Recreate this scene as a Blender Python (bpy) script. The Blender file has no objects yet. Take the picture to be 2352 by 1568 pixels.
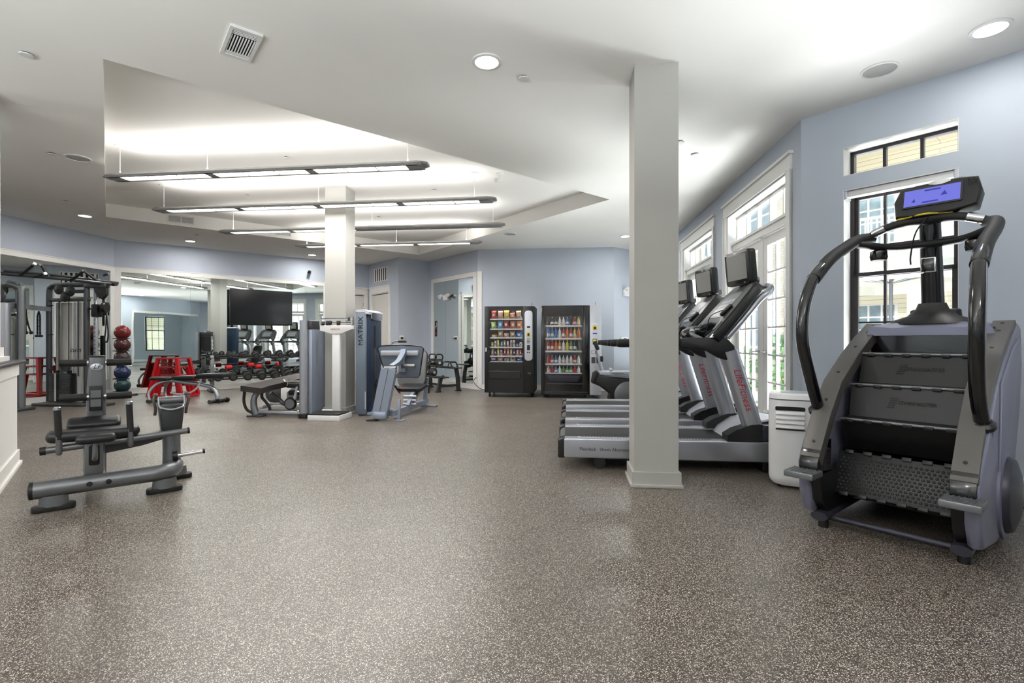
import bpy, bmesh, math, random
from mathutils import Vector, Matrix
from mathutils.geometry import tessellate_polygon
random.seed(7)
sc = bpy.context.scene
col = sc.collection
R = math.radians
PI = math.pi

# ---------------------------------------------------------------- camera, sky, sun, exposure
cam = bpy.data.objects.new('camera', bpy.data.cameras.new('camera'))
col.objects.link(cam)
cam.location = (0, 0, 1.10)
cam.rotation_euler = (R(90), 0, 0)
cam.data.sensor_width = 36.0
cam.data.lens = 36.0 * 1152 / 2352
cam.data.clip_start = 0.05
cam.data.clip_end = 200
sc.camera = cam

world = bpy.data.worlds.new('sky')
sc.world = world
world.use_nodes = True
wb = world.node_tree.nodes['Background']
wb.inputs[0].default_value = (0.86, 0.93, 1.0, 1)
wb.inputs[1].default_value = 1.3

sun = bpy.data.objects.new('sun', bpy.data.lights.new('sun', 'SUN'))
col.objects.link(sun)
sun.data.energy = 1.4
sun.data.angle = R(6)
sun.rotation_euler = Vector((.55, .62, -.75)).to_track_quat('-Z', 'Y').to_euler()

sc.view_settings.view_transform = 'Standard'
sc.view_settings.look = 'None'
sc.view_settings.gamma = 1
sc.view_settings.use_curve_mapping = False
sc.view_settings.exposure = 1.15
try:
    sc.cycles.max_bounces = 10
    sc.cycles.glossy_bounces = 5
    sc.cycles.transparent_max_bounces = 16
    sc.cycles.caustics_reflective = False
    sc.cycles.caustics_refractive = False
except Exception:
    pass

def area_light(name, loc, direction, sx, sy, watts, color=(1, .97, .93), parent=None, spread=180):
    l = bpy.data.lights.new(name, 'AREA')
    l.shape = 'RECTANGLE'
    l.size = sx
    l.size_y = sy
    l.energy = watts
    l.color = color
    l.spread = R(spread)
    o = bpy.data.objects.new(name, l)
    col.objects.link(o)
    o.location = loc
    o.rotation_euler = Vector(direction).to_track_quat('-Z', 'Y').to_euler()
    if parent:
        o.parent = parent
    return o

# ---------------------------------------------------------------- materials
def lin(h):
    h = h.lstrip('#')
    c = [int(h[i:i + 2], 16) / 255 for i in (0, 2, 4)]
    return tuple(x / 12.92 if x <= .04045 else ((x + .055) / 1.055) ** 2.4 for x in c) + (1,)

def mat(name, hexc, rough=.5, metal=0.0, var=.06, vscale=6, bump=0.0, bscale=60, emit=None, estr=0, coat=0, spec=None):
    m = bpy.data.materials.new(name)
    m.use_nodes = True
    nt = m.node_tree
    b = nt.nodes['Principled BSDF']
    c = lin(hexc)
    b.inputs['Roughness'].default_value = rough
    b.inputs['Metallic'].default_value = metal
    if coat:
        b.inputs['Coat Weight'].default_value = coat
        b.inputs['Coat Roughness'].default_value = .12
    if spec is not None:
        b.inputs['Specular IOR Level'].default_value = spec
    tc = nt.nodes.new('ShaderNodeTexCoord')
    n = nt.nodes.new('ShaderNodeTexNoise')
    n.inputs['Scale'].default_value = vscale
    n.inputs['Detail'].default_value = 3
    nt.links.new(tc.outputs['Object'], n.inputs['Vector'])
    r = nt.nodes.new('ShaderNodeValToRGB')
    r.color_ramp.elements[0].position = .3
    r.color_ramp.elements[1].position = .7
    r.color_ramp.elements[0].color = tuple(x * (1 - var) for x in c[:3]) + (1,)
    r.color_ramp.elements[1].color = tuple(min(1, x * (1 + var)) for x in c[:3]) + (1,)
    nt.links.new(n.outputs['Fac'], r.inputs[0])
    nt.links.new(r.outputs[0], b.inputs['Base Color'])
    if bump:
        n2 = nt.nodes.new('ShaderNodeTexNoise')
        n2.inputs['Scale'].default_value = bscale
        nt.links.new(tc.outputs['Object'], n2.inputs['Vector'])
        bp = nt.nodes.new('ShaderNodeBump')
        bp.inputs['Strength'].default_value = bump
        bp.inputs['Distance'].default_value = .01
        nt.links.new(n2.outputs['Fac'], bp.inputs['Height'])
        nt.links.new(bp.outputs[0], b.inputs['Normal'])
    if emit:
        b.inputs['Emission Color'].default_value = lin(emit)
        b.inputs['Emission Strength'].default_value = estr
    return m

def floor_mat():
    m = bpy.data.materials.new('speckled rubber')
    m.use_nodes = True
    nt = m.node_tree
    b = nt.nodes['Principled BSDF']
    tc = nt.nodes.new('ShaderNodeTexCoord')
    v = nt.nodes.new('ShaderNodeTexVoronoi')
    v.inputs['Scale'].default_value = 360
    nt.links.new(tc.outputs['Object'], v.inputs['Vector'])
    sep = nt.nodes.new('ShaderNodeSeparateColor')
    nt.links.new(v.outputs['Color'], sep.inputs[0])
    r = nt.nodes.new('ShaderNodeValToRGB')
    r.color_ramp.interpolation = 'CONSTANT'
    e = r.color_ramp.elements
    e[0].position = 0
    e[0].color = lin('#241e19')
    e[1].position = .30
    e[1].color = lin('#352d27')
    for p, c in ((.55, '#574d44'), (.74, '#857a6e'), (.88, '#d0c7bb')):
        x = e.new(p)
        x.color = lin(c)
    nt.links.new(sep.outputs[0], r.inputs[0])
    n = nt.nodes.new('ShaderNodeTexNoise')
    n.inputs['Scale'].default_value = 1.1
    n.inputs['Detail'].default_value = 5
    nt.links.new(tc.outputs['Object'], n.inputs['Vector'])
    mr = nt.nodes.new('ShaderNodeMapRange')
    mr.inputs[1].default_value = .35
    mr.inputs[2].default_value = .65
    mr.inputs[3].default_value = .32
    mr.inputs[4].default_value = .40
    nt.links.new(n.outputs['Fac'], mr.inputs[0])
    nt.links.new(mr.outputs[0], b.inputs['Roughness'])
    nt.links.new(r.outputs[0], b.inputs['Base Color'])
    b.inputs['Specular IOR Level'].default_value = .85
    bp = nt.nodes.new('ShaderNodeBump')
    bp.inputs['Strength'].default_value = .25
    bp.inputs['Distance'].default_value = .002
    nt.links.new(sep.outputs[1], bp.inputs['Height'])
    nt.links.new(bp.outputs[0], b.inputs['Normal'])
    return m

def glass_mat(name, tint=(1, 1, 1, 1), gl=.08):
    m = bpy.data.materials.new(name)
    m.use_nodes = True
    nt = m.node_tree
    nt.nodes.clear()
    out = nt.nodes.new('ShaderNodeOutputMaterial')
    t = nt.nodes.new('ShaderNodeBsdfTransparent')
    t.inputs[0].default_value = tint
    g = nt.nodes.new('ShaderNodeBsdfGlossy')
    g.inputs['Roughness'].default_value = .02
    mx = nt.nodes.new('ShaderNodeMixShader')
    fr = nt.nodes.new('ShaderNodeLayerWeight')
    fr.inputs[0].default_value = .25
    mp = nt.nodes.new('ShaderNodeMath')
    mp.operation = 'MULTIPLY_ADD'
    mp.inputs[1].default_value = .5
    mp.inputs[2].default_value = gl * .5
    nt.links.new(fr.outputs['Fresnel'], mp.inputs[0])
    nt.links.new(mp.outputs[0], mx.inputs[0])
    nt.links.new(t.outputs[0], mx.inputs[1])
    nt.links.new(g.outputs[0], mx.inputs[2])
    nt.links.new(mx.outputs[0], out.inputs[0])
    return m

def mirror_mat():
    m = bpy.data.materials.new('mirror silver')
    m.use_nodes = True
    nt = m.node_tree
    nt.nodes.clear()
    out = nt.nodes.new('ShaderNodeOutputMaterial')
    g = nt.nodes.new('ShaderNodeBsdfGlossy')
    g.inputs['Roughness'].default_value = 0
    g.inputs['Color'].default_value = (.80, .86, .84, 1)
    tc = nt.nodes.new('ShaderNodeTexCoord')
    n = nt.nodes.new('ShaderNodeTexNoise')
    n.inputs['Scale'].default_value = .7
    nt.links.new(tc.outputs['Object'], n.inputs['Vector'])
    bp = nt.nodes.new('ShaderNodeBump')
    bp.inputs['Strength'].default_value = .06
    bp.inputs['Distance'].default_value = .02
    nt.links.new(n.outputs['Fac'], bp.inputs['Height'])
    nt.links.new(bp.outputs[0], g.inputs['Normal'])
    nt.links.new(g.outputs[0], out.inputs[0])
    return m

def emat(name, hexc, s):
    m = bpy.data.materials.new(name)
    m.use_nodes = True
    nt = m.node_tree
    b = nt.nodes['Principled BSDF']
    b.inputs['Base Color'].default_value = lin(hexc)
    b.inputs['Emission Color'].default_value = lin(hexc)
    b.inputs['Emission Strength'].default_value = s
    return m

def brick_mat(name, c1, c2, mortar, scale=1.0, bw=.22, bh=.075, ms=.012):
    m = bpy.data.materials.new(name)
    m.use_nodes = True
    nt = m.node_tree
    b = nt.nodes['Principled BSDF']
    b.inputs['Roughness'].default_value = .85
    tc = nt.nodes.new('ShaderNodeTexCoord')
    br = nt.nodes.new('ShaderNodeTexBrick')
    br.inputs['Color1'].default_value = lin(c1)
    br.inputs['Color2'].default_value = lin(c2)
    br.inputs['Mortar'].default_value = lin(mortar)
    br.inputs['Scale'].default_value = scale
    br.inputs['Brick Width'].default_value = bw
    br.inputs['Row Height'].default_value = bh
    br.inputs['Mortar Size'].default_value = ms
    mp = nt.nodes.new('ShaderNodeMapping')
    mp.inputs['Rotation'].default_value = (R(90), 0, 0)
    nt.links.new(tc.outputs['Object'], mp.inputs[0])
    nt.links.new(mp.outputs[0], br.inputs['Vector'])
    nt.links.new(br.outputs[0], b.inputs['Base Color'])
    return m

M = dict(
    floor=floor_mat(),
    wall=mat('blue wall paint', '#b7bfcc', .62, var=.02, vscale=2, bump=.03, bscale=180),
    ceil=mat('ceiling paint', '#eceae6', .8, var=.012, vscale=1.5),
    white=mat('white trim paint', '#e4e3e0', .42, var=.015),
    colp=mat('column paint', '#aaa9a4', .5, var=.015, vscale=3),
    door=mat('door paint', '#d6d4cf', .5, var=.02),
    mirror=mirror_mat(),
    glass=glass_mat('window glass', (.96, .98, .97, 1)),
    vglass=glass_mat('vending glass', (.97, .97, .97, 1), .05),
    sky_block=mat('dark sky blocker', '#3a332c', .8),  # dark finish of the added sky blockers
    bronze=mat('dark bronze frame', '#2c282b', .45, .3),
    silver=mat('silver powder coat', '#a9abb2', .32, .75, var=.03),
    lsilver=mat('pale silver coat', '#c3c6cf', .35, .45, var=.03),
    blsilver=mat('blue silver coat', '#98a2b4', .35, .5, var=.03),
    grey=mat('graphite coat', '#4a4b4e', .34, .6, var=.04),
    lgrey=mat('light graphite coat', '#77797c', .34, .65, var=.04),
    chrome=mat('chrome', '#d8d8dA', .12, 1.0),
    black=mat('black plastic', '#0c0c0e', .42, 0, var=.1),
    gblack=mat('gloss black', '#0b0b0d', .16, 0, coat=.4),
    rubber=mat('black rubber', '#111112', .6, 0, var=.12, bump=.15, bscale=300),
    pad=mat('black vinyl', '#141519', .38, 0, var=.08, bump=.08, bscale=400),
    bpad=mat('brown black vinyl', '#2c2624', .45, 0, var=.08, bump=.08, bscale=400),
    gpad=mat('grey vinyl', '#77777a', .5, 0, var=.05, bump=.08, bscale=400),
    pane=mat('reflecting pane', '#7c8f9a', .2, 0, var=.3, vscale=3),
    navy=mat('navy panel', '#24344c', .38, .25, var=.06),
    steelb=mat('steel blue panel', '#6f7a88', .4, .35, var=.03),
    purp=mat('lilac grey plastic', '#7f8094', .34, .25, var=.04),
    purpd=mat('dark lilac plastic', '#34343f', .36, .3, var=.05),
    taupe=mat('taupe metal', '#5a5754', .42, .35, var=.05),
    screen=mat('grey screen', '#8e8e8a', .3, 0, var=.03),
    tvs=mat('dark screen', '#08080a', .12, 0, var=.1),
    blue=mat('blue lit screen', '#1c1c30', .3, emit='#6f72e0', estr=.42),
    dblue=mat('blue display', '#101840', .3, emit='#1f2a9a', estr=.35),
    red=mat('red enamel', '#b4121a', .35, 0, var=.08, coat=.2),
    redp=mat('red foam', '#c8161c', .6, 0, var=.1),
    red2=mat('red print', '#a81c2c', .5),
    bprint=mat('black print', '#161616', .5),
    yellow=mat('yellow trim', '#d8c43a', .5),
    wplastic=mat('white plastic', '#e3e3e4', .3, 0, var=.02, coat=.2),
    lamp=emat('lamp diffuser', '#fffaf2', 5.0),
    vlamp=emat('vending lamp', '#fff6e8', 3.0),
    offlamp=mat('unlit louvre', '#8a8a88', .5),
    fix=mat('fixture grey', '#8b8b8b', .45, .2),
    wfix=mat('fixture white', '#dcdcda', .45),
    dark=mat('dark void', '#101112', .8),
    grille=mat('speaker grille', '#a8a8a5', .7, .1, bump=.3, bscale=500),
    brick=brick_mat('cream brick', '#d9cfbd', '#c4b8a4', '#b9b0a2'),
    siding=brick_mat('cream siding', '#e9e2cf', '#e4dcc6', '#a89f8c', 1, 6, .16, .008),
    patio=mat('patio paving', '#b9b3a8', .8, var=.1),
    leaf=mat('leaves', '#3c6a2a', .6, 0, var=.5, vscale=9),
    yleaf=mat('yellow leaves', '#c6b13a', .6, 0, var=.3, vscale=9),
    canvas=mat('grey canvas', '#8d8b83', .8, var=.06),
    ghair=mat('balcony white', '#e8e6e0', .5),
)

# ---------------------------------------------------------------- mesh builder
def frame_from(d):
    d = Vector(d).normalized()
    up = Vector((0, 0, 1)) if abs(d.z) < .95 else Vector((0, 1, 0))
    x = up.cross(d).normalized()
    y = d.cross(x)
    return x, y, d

def catmull(pts, n=6):
    pts = [Vector(p) for p in pts]
    if len(pts) < 3:
        return pts
    P = [pts[0] * 2 - pts[1]] + pts + [pts[-1] * 2 - pts[-2]]
    out = []
    for i in range(1, len(P) - 2):
        for k in range(n):
            t = k / n
            a, b, c, d = P[i - 1:i + 3]
            out.append(.5 * ((2 * b) + (c - a) * t + (2 * a - 5 * b + 4 * c - d) * t * t + (3 * b - a - 3 * c + d) * t ** 3))
    out.append(pts[-1])
    return out

def rr(w, h, r, n=4, cx=0, cy=0):
    r = min(r, w / 2 - 1e-4, h / 2 - 1e-4)
    out = []
    for sx, sy, a0 in ((1, 1, 0), (-1, 1, 90), (-1, -1, 180), (1, -1, 270)):
        for k in range(n + 1):
            a = R(a0 + 90 * k / n)
            out.append((cx + sx * (w / 2 - r) + r * math.cos(a), cy + sy * (h / 2 - r) + r * math.sin(a)))
    return out

class MB:
    def __init__(s, T=None):
        s.bm = bmesh.new()
        s.T = T or Matrix()
    def add(s, vs, fs, T=None):
        TT = s.T @ T if T is not None else s.T
        bv = [s.bm.verts.new(TT @ Vector(v)) for v in vs]
        for f in fs:
            try:
                s.bm.faces.new([bv[i] for i in f])
            except ValueError:
                pass
        return s
    def box(s, c, sz, r=0, rot=None, seg=2):
        T = Matrix.Translation(c)
        if rot:
            T = T @ (Matrix.Rotation(R(rot[2]), 4, 'Z') @ Matrix.Rotation(R(rot[1]), 4, 'Y') @ Matrix.Rotation(R(rot[0]), 4, 'X'))
        if r <= 0:
            x, y, z = (a / 2 for a in sz)
            vs = [(-x, -y, -z), (x, -y, -z), (x, y, -z), (-x, y, -z), (-x, -y, z), (x, -y, z), (x, y, z), (-x, y, z)]
            return s.add(vs, [(0, 3, 2, 1), (4, 5, 6, 7), (0, 1, 5, 4), (1, 2, 6, 5), (2, 3, 7, 6), (3, 0, 4, 7)], T)
        t = bmesh.new()
        bmesh.ops.create_cube(t, size=1)
        for v in t.verts:
            v.co = Vector((v.co.x * sz[0], v.co.y * sz[1], v.co.z * sz[2]))
        bmesh.ops.bevel(t, geom=list(t.edges) + list(t.verts), offset=min(r, min(sz) * .49), segments=seg, profile=.5, affect='EDGES')
        s.merge(t, T)
        return s
    def b2(s, x0, x1, y0, y1, z0, z1, r=0):
        return s.box(((x0 + x1) / 2, (y0 + y1) / 2, (z0 + z1) / 2), (abs(x1 - x0), abs(y1 - y0), abs(z1 - z0)), r)
    def merge(s, t, T=None):
        t.verts.index_update()
        vs = [v.co.copy() for v in t.verts]
        fs = [[v.index for v in f.verts] for f in t.faces]
        t.free()
        s.add(vs, fs, T)
    def tube(s, pts, r, n=10, smooth=True, flat=1.0, seg=6, side=None, sq=False):
        P = catmull(pts, seg) if smooth and len(pts) > 2 else [Vector(p) for p in pts]
        N = len(P)
        rads = r if isinstance(r, (list, tuple)) else [r] * len(pts)
        rs = []
        for i in range(N):
            t = i / (N - 1) * (len(rads) - 1)
            k = min(int(t), len(rads) - 2)
            rs.append(rads[k] + (rads[k + 1] - rads[k]) * (t - k))
        vs, fs = [], []
        prev = None
        for i in range(N):
            d = (P[min(i + 1, N - 1)] - P[max(i - 1, 0)]).normalized()
            if prev is None:
                if side is not None:
                    x = Vector(side) - d * d.dot(Vector(side))
                    x.normalize()
                else:
                    x = frame_from(d)[0]
            else:
                x = prev - d * d.dot(prev)
                x.normalize()
            prev = x
            y = d.cross(x)
            for k in range(n):
                a = 2 * PI * (k + (.5 if sq else 0)) / n
                ca, sa = math.cos(a), math.sin(a)
                if sq:
                    m = max(abs(ca), abs(sa))
                    ca, sa = ca / m * .97, sa / m * .97
                vs.append(P[i] + x * ca * rs[i] + y * sa * rs[i] * flat)
        for i in range(N - 1):
            for k in range(n):
                a, b = i * n + k, i * n + (k + 1) % n
                fs.append((a, b, b + n, a + n))
        fs.append(tuple(range(n))[::-1])
        fs.append(tuple(range((N - 1) * n, N * n)))
        return s.add(vs, fs)
    def cyl(s, a, b, r, n=16, r2=None):
        return s.tube([a, b], [r, r if r2 is None else r2], n, False)
    def beam(s, a, b, w, h=None, side=None):
        h = w if h is None else h
        return s.tube([a, b], w / 2 * 1.03, 4, False, h / w, side=side, sq=True) if side is None else s.tube([a, b], w / 2 * 1.03, 4, False, h / w, side=side, sq=True)
    def prism(s, poly, ax, c0, c1, r=0):
        n = len(poly)
        def p(a, b, c):
            return {'x': (c, a, b), 'y': (a, c, b), 'z': (a, b, c)}[ax]
        vs = [p(a, b, c0) for a, b in poly] + [p(a, b, c1) for a, b in poly]
        fs = [tuple(range(n)), tuple(range(2 * n - 1, n - 1, -1))] + [(i, i + n, (i + 1) % n + n, (i + 1) % n) for i in range(n)]
        if r > 0:
            P = [Vector(q) for q in poly]
            area = sum(P[k - 1].x * P[k].y - P[k].x * P[k - 1].y for k in range(n))
            sg = 1 if area > 0 else -1
            off = []
            for k in range(n):
                e0, e1 = (P[k] - P[k - 1]), (P[(k + 1) % n] - P[k])
                e0 = e0.normalized() if e0.length > 1e-7 else e1.normalized()
                e1 = e1.normalized() if e1.length > 1e-7 else e0
                n0, n1 = Vector((-e0.y, e0.x)) * sg, Vector((-e1.y, e1.x)) * sg
                m_ = (n0 + n1) / max(.5, 1 + n0.dot(n1))
                off.append(m_)
            d_ = 1 if c1 > c0 else -1
            r = min(r, abs(c1 - c0) * .48)
            rings = []
            for f, g in ((1, 0), (.55, .12), (.22, .40), (0, 1)):
                rings.append([p(*(P[k] + off[k] * r * f), c0 + d_ * g * r) for k in range(n)])
            for f, g in ((0, 1), (.22, .40), (.55, .12), (1, 0)):
                rings.append([p(*(P[k] + off[k] * r * f), c1 - d_ * g * r) for k in range(n)])
            return s.loft(rings)
        return s.add(vs, fs)
    def lathe(s, prof, c=(0, 0, 0), n=24, ax=(0, 0, 1), sx=1, sy=1):
        x, y, d = frame_from(ax)
        c = Vector(c)
        vs, fs = [], []
        for r, z in prof:
            for k in range(n):
                a = 2 * PI * k / n
                vs.append(c + x * r * math.cos(a) * sx + y * r * math.sin(a) * sy + d * z)
        m = len(prof)
        for i in range(m - 1):
            for k in range(n):
                a, b = i * n + k, i * n + (k + 1) % n
                fs.append((a, b, b + n, a + n))
        fs.append(tuple(range(n))[::-1])
        fs.append(tuple(range((m - 1) * n, m * n)))
        return s.add(vs, fs)
    def ball(s, c, r, n=16):
        rx, ry, rz = r if isinstance(r, (tuple, list)) else (r, r, r)
        m = n // 2
        vs, fs = [], []
        for i in range(1, m):
            ph = PI * i / m
            for k in range(n):
                a = 2 * PI * k / n
                vs.append((c[0] + rx * math.sin(ph) * math.cos(a), c[1] + ry * math.sin(ph) * math.sin(a), c[2] + rz * math.cos(ph)))
        vs += [(c[0], c[1], c[2] + rz), (c[0], c[1], c[2] - rz)]
        t, bo = len(vs) - 2, len(vs) - 1
        for i in range(m - 2):
            for k in range(n):
                a, b = i * n + k, i * n + (k + 1) % n
                fs.append((a, a + n, b + n, b))
        for k in range(n):
            fs.append((t, k, (k + 1) % n))
            fs.append((bo, (m - 2) * n + (k + 1) % n, (m - 2) * n + k))
        return s.add(vs, fs)
    def loft(s, rings, cap=True):
        n = len(rings[0])
        vs = [v for r in rings for v in r]
        fs = []
        for i in range(len(rings) - 1):
            for k in range(n):
                a, b = i * n + k, i * n + (k + 1) % n
                fs.append((a, b, b + n, a + n))
        if cap:
            fs.append(tuple(range(n))[::-1])
            fs.append(tuple(range((len(rings) - 1) * n, len(rings) * n)))
        return s.add(vs, fs)
    def build(s, name, m, parent=None, ang=38):
        bmesh.ops.recalc_face_normals(s.bm, faces=s.bm.faces)
        me = bpy.data.meshes.new(name)
        s.bm.to_mesh(me)
        s.bm.free()
        me.materials.append(M[m] if isinstance(m, str) else m)
        for p in me.polygons:
            p.use_smooth = True
        me.set_sharp_from_angle(angle=R(ang))
        o = bpy.data.objects.new(name, me)
        col.objects.link(o)
        if parent:
            o.parent = parent
        return o

def tag(o, label=None, cat=None, group=None, kind=None):
    if label: o['label'] = label
    if cat: o['category'] = cat
    if group: o['group'] = group
    if kind: o['kind'] = kind
    return o

def thing(name, label, cat, loc=(0, 0, 0), rz=0, group=None):
    o = bpy.data.objects.new(name, None)
    o.empty_display_size = .1
    col.objects.link(o)
    o.location = loc
    o.rotation_euler = (0, 0, R(rz))
    return tag(o, label, cat, group)

def struct(o):
    o['kind'] = 'structure'
    return o

def copy_tree(o, parent=None):
    c = o.copy()
    col.objects.link(c)
    if parent:
        c.parent = parent
    for ch in [x for x in bpy.data.objects if x.parent == o]:
        copy_tree(ch, c)
    return c

def dup(o, loc, rz, label, group=None):
    c = copy_tree(o)
    c.location = loc
    c.rotation_euler = (0, 0, R(rz))
    c['label'] = label
    if group: c['group'] = group
    return c

def letters(txt, size, T, m, parent, name='lettering', depth=.0015, shear=0, mirror=False, sx=1.0):
    c = bpy.data.curves.new(name, 'FONT')
    c.body = txt
    c.size = size
    c.extrude = depth
    c.shear = shear
    c.align_x = 'CENTER'
    c.align_y = 'CENTER'
    o = bpy.data.objects.new('tmp_text', c)
    col.objects.link(o)
    bpy.context.view_layer.update()
    me = bpy.data.meshes.new_from_object(o)
    bpy.data.objects.remove(o)
    S = Matrix.Diagonal((-sx if mirror else sx, 1, 1, 1))
    me.transform(T @ S)
    me.materials.clear()
    me.materials.append(M[m])
    t = bpy.data.objects.new(name, me)
    col.objects.link(t)
    t.parent = parent
    return t

def basis(o, x, y):
    x = Vector(x).normalized()
    y = Vector(y).normalized()
    z = x.cross(y)
    m = Matrix((x, y, z)).transposed().to_4x4()
    m.translation = Vector(o)
    return m

AU = -6.49          # heading of the axis along the treadmills
AB = 38.8           # heading of the mirror wall axis
H = 3.20
HT = 3.43

# ================================================================ SETTING
loop = [(6.55, .115), (2.74, 4.753), (3.46, 12.1), (2.265, 11.15), (-.786, 11.465), (-2.18, 13.15),
        (-2.84, 12.53), (-3.93, 13.75), (-8.20, 10.34), (-9.47, -1.6), (6.0, -1.6)]
wnames = ['wall_windows', 'wall_right', 'wall_corner', 'wall_vending', 'wall_far_right', 'wall_far_middle',
          'wall_far_left', 'wall_mirrors', 'wall_left', 'wall_back', 'wall_back_right']
TH = .2
NL = len(loop)
LP = [Vector((x, y, 0)) for x, y in loop]
def wdir(i):
    return (LP[(i + 1) % NL] - LP[i]).normalized()
def wout(i):
    d = wdir(i)
    return Vector((d.y, -d.x, 0))
def corner_out(i, th=TH):
    a, b = wout(i - 1), wout(i)
    m = (a + b)
    return LP[i] + m * (th / (1 + a.dot(b)))
def wT(i):
    """frame of wall i: x along the wall, y outward, z up"""
    d = wdir(i)
    o = wout(i)
    m = Matrix((d, o, Vector((0, 0, 1)))).transposed().to_4x4()
    m.translation = LP[i]
    return m
def wlen(i):
    return (LP[(i + 1) % NL] - LP[i]).length

openings = {
    1: [(.29, 2.12, 0, 2.80), (2.77, 4.60, 0, 2.80), (5.27, 7.0, 0, 2.80)],
    0: [], 6: [(.50, 1.45, 0, 2.38)], 7: [(.12, 1.02, 0, 2.38)],
}
L0 = wlen(0)
for (a, b) in ((.349, 1.128), (2.6, 3.5), (4.3, 5.2)):  # second and third bays are out of view, added for light
    openings[0].append((L0 - b, L0 - a, .60, 2.445))
    openings[0].append((L0 - b, L0 - a, 2.575, 2.828))
BW = [(1.2, 3.6), (4.2, 6.6), (7.2, 9.4), (9.8, 11.2)]  # rear openings out of view, added to let light in
openings[8] = [(8.2, 11.2, .8, 2.8)]
openings[9] = [(a_, b_, .85, 2.95) for a_, b_ in BW]

for i in range(NL):
    L = wlen(i)
    ops = openings.get(i, [])
    xs = sorted({0, L} | {o[0] for o in ops} | {o[1] for o in ops})
    zs = sorted({0, H + .3} | {o[2] for o in ops} | {o[3] for o in ops})
    mb = MB()
    p0, p1 = LP[i], LP[(i + 1) % NL]
    q0, q1 = corner_out(i), corner_out((i + 1) % NL)
    d = wdir(i)
    o_ = wout(i)
    for a, b in zip(xs, xs[1:]):
        for z0, z1 in zip(zs, zs[1:]):
            if any(o[0] <= a + 1e-6 and b <= o[1] + 1e-6 and o[2] <= z0 + 1e-6 and z1 <= o[3] + 1e-6 for o in ops):
                continue
            ia, ib = p0 + d * a, p0 + d * b
            oa = q0 if a == 0 else ia + o_ * TH
            ob = q1 if b == L else ib + o_ * TH
            vs = [(ia.x, ia.y), (ib.x, ib.y), (ob.x, ob.y), (oa.x, oa.y)]
            mb.prism(vs, 'z', z0, z1)
    bmesh.ops.remove_doubles(mb.bm, verts=mb.bm.verts, dist=1e-4)
    struct(mb.build(wnames[i], 'wall'))

# floor
mb = MB()
mb.prism([tuple(corner_out(i, .1).xy) for i in range(NL)], 'z', -.1, 0)
struct(mb.build('floor', 'floor'))

# ceiling with the raised tray
tray = [(-3.039, 3.728), (-6.851, 8.459), (-2.258, 12.157), (1.443, 7.421)]
outer = [Vector((corner_out(i, .1).x, corner_out(i, .1).y, H)) for i in range(NL)]
inner = [Vector((x, y, H)) for x, y in tray]
tris = tessellate_polygon([outer, inner])
allv = outer + inner
mb = MB()
mb.add(allv, tris)
mb.add([v + Vector((0, 0, .3)) for v in outer], [tuple(range(NL))])
n4 = [Vector((x, y, HT)) for x, y in tray]
mb.add(inner + n4, [(0, 1, 5, 4), (1, 2, 6, 5), (2, 3, 7, 6), (3, 0, 4, 7), (4, 5, 6, 7)])
mb.add([v + Vector((0, 0, .3)) for v in outer] + outer, [(k, (k + 1) % NL, (k + 1) % NL + NL, k + NL) for k in range(NL)])
struct(mb.build('ceiling', 'ceil', ang=20))

# baseboards
def baseboard(i, name, spans):
    mb = MB(wT(i))
    for a, b in spans:
        mb.b2(a, b, -.016, 0, 0, .12)
        mb.b2(a, b, -.028, 0, 0, .022, .004)
    struct(mb.build(name, 'white'))
baseboard(0, 'baseboard_windows', [(0, L0 - .02)])
baseboard(1, 'baseboard_right', [(.02, .17), (2.24, 2.65), (4.72, 5.14)])
baseboard(2, 'baseboard_corner', [(0, wlen(2))])
baseboard(3, 'baseboard_vending', [(0, wlen(3) - .1)])
baseboard(5, 'baseboard_far_middle', [(0, wlen(5))])
baseboard(7, 'baseboard_mirrors', [(1.13, wlen(7))])
baseboard(8, 'baseboard_left', [(0, wlen(8))])
baseboard(4, 'baseboard_far_right', [(0, wlen(4))])

# columns
def column(name, x, y, top):
    T = Matrix.Translation((x, y, 0)) @ Matrix.Rotation(R(AU), 4, 'Z')
    mb = MB(T)
    mb.b2(0, .325, 0, .325, 0, top)
    mb.b2(-.018, .343, -.018, .343, 0, .115)
    mb.b2(-.032, .357, -.032, .357, 0, .025, .004)
    return struct(mb.build(name, 'colp'))
column('wall_column_near', .928, 3.804, H)
column('wall_column_far', -2.806, 7.527, HT)

# partition at the far left: half wall, dark rail and the post above it
T = basis((-4.44, 4.5, 0), (.627, -.779, 0), (.779, .627, 0))
mb = MB(T)
mb.b2(0, 1.5, -.16, 0, 0, .90)
mb.b2(-.01, 1.5, -.02, .012, .80, .90)
mb.b2(-.03, 1.5, -.16, .014, 0, .13)
mb.b2(-.05, 1.5, -.16, .03, 0, .025)
wp = struct(mb.build('wall_partition', 'white'))
mb = MB(T)
mb.b2(.01, .26, -.36, -.105, .94, H)
mb.b2(-.01, .28, -.38, -.085, .94, 1.05)
mb.b2(-.02, 1.5, -.36, -.05, .90, .97)
struct(mb.build('wall_partition_post', 'white'))
mb = MB(T)
mb.b2(-.12, 1.5, -.05, .05, .905, .935, .012)
tag(mb.build('rail_cap', 'grey'), 'dark cap rail along the top of the white half wall at far left', 'railing')

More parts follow.
